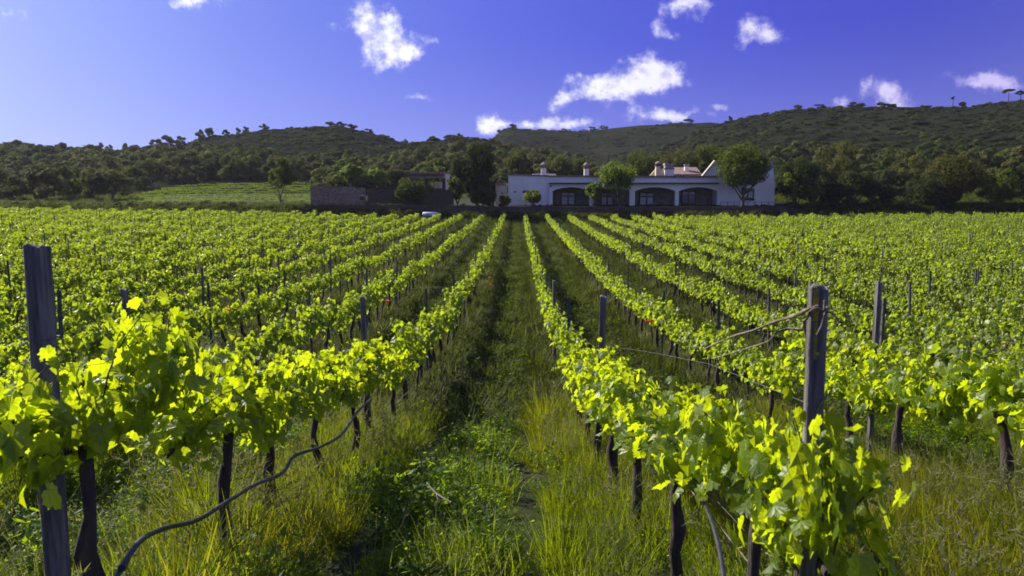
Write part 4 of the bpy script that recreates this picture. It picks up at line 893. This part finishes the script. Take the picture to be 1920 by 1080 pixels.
def chimney(x0, x1, ytop, ybase, style, mat='white', Y=YH + 1.2):
    a, b_ = X_(x0, Y), X_(x1, Y); zt_, z0 = Z_(ytop, Y), Z_(ybase, Y); w = b_ - a; H_ = zt_ - z0; m = MB(); wbox(m, a, b_, Y, Y + w, z0 - .4, z0 + H_ * .55); c = part(m, 'chimney', M[mat])
    cx = (a + b_) / 2; cy = Y + w / 2
    m = MB(); wbox(m, a - .08, b_ + .08, Y - .08, Y + w + .08, z0 + H_ * .55 + .002, z0 + H_ * .62)
    if style == 'dome':
        for sx in (-1, 1):
            for sy in (-1, 1): wbox(m, cx + sx * w * .36 - .07, cx + sx * w * .36 + .07, cy + sy * w * .36 - .07, cy + sy * w * .36 + .07, z0 + H_ * .62 + .002, z0 + H_ * .78)
        m2 = MB(); p = [(cx, cy, z0 + H_ * (.78 + .22 * t)) for t in (0, .15, .35, .6, .85, 1)]; m2.tube(p, [w * .60, w * .62, w * .55, w * .42, w * .2, .02], 10)
    else:
        m2 = MB(); wbox(m2, a + .03, b_ - .03, Y + .03, Y + w - .03, z0 + H_ * .62 + .002, z0 + H_ * .84); wbox(m2, a - .05, b_ + .05, Y - .05, Y + w + .05, z0 + H_ * .84 + .002, zt_)
    for mm, nm, mt in ((m, 'collar', M['brick']), (m2, 'cap', M['cap'])):
        o = mm.build(nm, mt); o.parent = c; o.data.transform(Matrix.Translation(-Vector(house.location)))
chimney(1014.5, 1024, 304, 328, 'dome'); chimney(1095, 1104, 304, 331, 'dome'); chimney(1229, 1238, 302, 324, 'dome', 'cream'); chimney(1246, 1263, 306, 331, 'flat'); chimney(1283, 1291, 308, 317, 'flat', 'white', YH + 4)  # the cream chimney has its sunlit tone painted over all faces
# small openings in the left wall
m = MB(); wbox(m, X_(964), X_(967), YH - .05, YH - .003, Z_(361.5), Z_(358)); wbox(m, X_(980), X_(992), YH - .05, YH - .003, Z_(362), Z_(357)); wbox(m, X_(1031), X_(1034), YH - .41, YH - .353, Z_(350), Z_(347)); part(m, 'vent', M['woodd'])
# annex
an = empty('annex', (X_(941), YH, zb)); tag(an, 'low outbuilding coloured as if sunlit, with tiled edge attached left of the white farmhouse', 'outbuilding')
m = MB(); wbox(m, X_(929), X_(953) - .16, YH + .6, YH + 5, zb - .6, Z_(347.5)); part(m, 'wall', M['cream'], an)  # cream wall colour stands in for sun on the annex front
m = MB(); wbox(m, X_(928), X_(953) - .15, YH + .45, YH + 5.1, Z_(347.5) + .003, Z_(343.5)); part(m, 'roof', M['tile'], an)
m = MB(); wbox(m, X_(940), X_(943), YH + .55, YH + .597, Z_(364), Z_(361)); part(m, 'vent', M['woodd'], an)
# terrace retaining wall
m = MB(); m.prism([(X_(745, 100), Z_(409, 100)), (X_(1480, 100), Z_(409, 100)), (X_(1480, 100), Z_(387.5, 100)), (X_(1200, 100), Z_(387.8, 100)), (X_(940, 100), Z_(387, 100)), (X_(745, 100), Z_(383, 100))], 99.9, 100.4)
o = m.build('terrace_wall', M['stoned']); tag(o, 'long low dark stone terrace wall below the farmhouse', 'wall')
# stone ruin at left
rw = empty('stone_building', (X_(640, 101), 101, Z_(385, 101))); tag(rw, 'roofless reddish stone building with a small dark window hole', 'building')
m = MB(); m.prism([(X_(582, 101), Z_(396, 101)), (X_(684, 101), Z_(396, 101)), (X_(684, 101), Z_(353, 101)), (X_(640, 101), Z_(350.5, 101)), (X_(600, 101), Z_(349, 101)), (X_(582, 101), Z_(350.5, 101))], 101, 101.6); part(m, 'wall', M['stone'], rw)
m = MB(); wbox(m, X_(582, 101) + .02, X_(583.5, 101) + .4, 101.61, 109, Z_(396, 101), Z_(352, 101)); part(m, 'wall', M['stoned'], rw); m = MB(); wbox(m, X_(684, 101), X_(748, 102), 102.6, 103.1, Z_(396, 101), Z_(354, 101)); part(m, 'wall', M['stoned'], rw)
m = MB(); wbox(m, X_(674, 101), X_(683, 101), 100.97, 100.997, Z_(375, 101), Z_(368.5, 101)); part(m, 'window', M['woodd'], rw)
m = MB(); wbox(m, X_(673, 101), X_(684, 101), 100.9, 100.996, Z_(368.2, 101), Z_(364.5, 101)); part(m, 'lintel', M['cap'], rw)
m = MB(); m.prism([(X_(583, 101), Z_(352, 104)), (X_(745, 104), Z_(354.5, 104)), (X_(745, 104), Z_(353, 104)), (X_(583, 101), Z_(350.8, 104))], 101.62 + 1.5, 109); part(m, 'turf_roof', M['ground'], rw)
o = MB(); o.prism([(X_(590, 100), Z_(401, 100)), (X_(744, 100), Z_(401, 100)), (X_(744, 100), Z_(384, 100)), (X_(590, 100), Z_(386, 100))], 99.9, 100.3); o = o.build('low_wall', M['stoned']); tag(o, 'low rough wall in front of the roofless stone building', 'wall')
# pergola
pg = empty('pergola', (X_(800), YH, Z_(360))); tag(pg, 'brown tiled pergola roof with a white pillar left of the dark evergreen', 'pergola')
Yp = 106.0
for (x0, x1, ya_, yb_) in ((766, 834, 325, 322.5), (766, 834, 334, 331)):
    m = MB(); wbox(m, X_(x0, Yp), X_(x1, Yp), Yp - (.6 if ya_ > 330 else -.8), Yp + (.4 if ya_ > 330 else 1.4), Z_(ya_, Yp), Z_(yb_, Yp)); part(m, 'roof_tiles', M['tile'], pg)
m = MB(); wbox(m, X_(768, Yp), X_(832, Yp), Yp + .5, Yp + .7, Z_(331, Yp), Z_(325.3, Yp)); part(m, 'beam', M['woodd'], pg)
for q in (769, 800, 831):
    m = MB(); wbox(m, X_(q, Yp) - .12, X_(q, Yp) + .12, Yp, Yp + .25, Z_(366, Yp), Z_(334.2, Yp)); part(m, 'post', M['woodd'], pg)
m = MB(); wbox(m, X_(836, Yp), X_(843, Yp), Yp - .4, Yp + .1, Z_(360, Yp), Z_(327, Yp)); part(m, 'pillar', M['white'], pg)
m = MB(); wbox(m, X_(813, Yp), X_(827, Yp), Yp + .8, Yp + 1.4, Z_(353, Yp), Z_(340.5, Yp)); part(m, 'low_white_wall', M['cream'], pg)
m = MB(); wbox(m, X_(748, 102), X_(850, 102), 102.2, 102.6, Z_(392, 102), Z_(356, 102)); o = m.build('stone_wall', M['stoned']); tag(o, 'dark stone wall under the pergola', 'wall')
# pale sheet / trough at the end of the rows
tk = empty('water_trough', (X_(806, 97), 97, hz(X_(806, 97), 97))); tag(tk, 'pale bluish-white trough at the far end of the left rows', 'trough')
c = pt(806, 402, 97); m = MB(); m.tube([(c.x - .9, 97, c.z), (c.x - .8, 97, c.z), (c.x + .8, 97, c.z), (c.x + .9, 97, c.z)], [.12, .28, .28, .12], 12); part(m, 'body', M['tank'], tk, True)
m = MB(); [wbox(m, c.x + q - .08, c.x + q + .08, 96.8, 97.2, hz(c.x, 97) - .1, c.z - .2) for q in (-.7, .7)]; part(m, 'foot', M['cap'], tk)

# ------------------------------------------------------------------ air
m = MB(); wbox(m, -1600, 1600, -200, 2600, -60, 70); hz_o = m.build('haze', None)
hm = bpy.data.materials.new('haze'); hm.use_nodes = True; t = NT(hm.node_tree); t.n.clear(); out = t.new('ShaderNodeOutputMaterial')
pv = t.new('ShaderNodeVolumePrincipled'); pv.inputs['Color'].default_value = (.80, .84, 1, 1); pv.inputs['Density'].default_value = .00011; pv.inputs['Anisotropy'].default_value = .3
t.l.new(pv.outputs[0], out.inputs['Volume']); hz_o.data.materials.append(hm); tag(hz_o, kind='stuff')
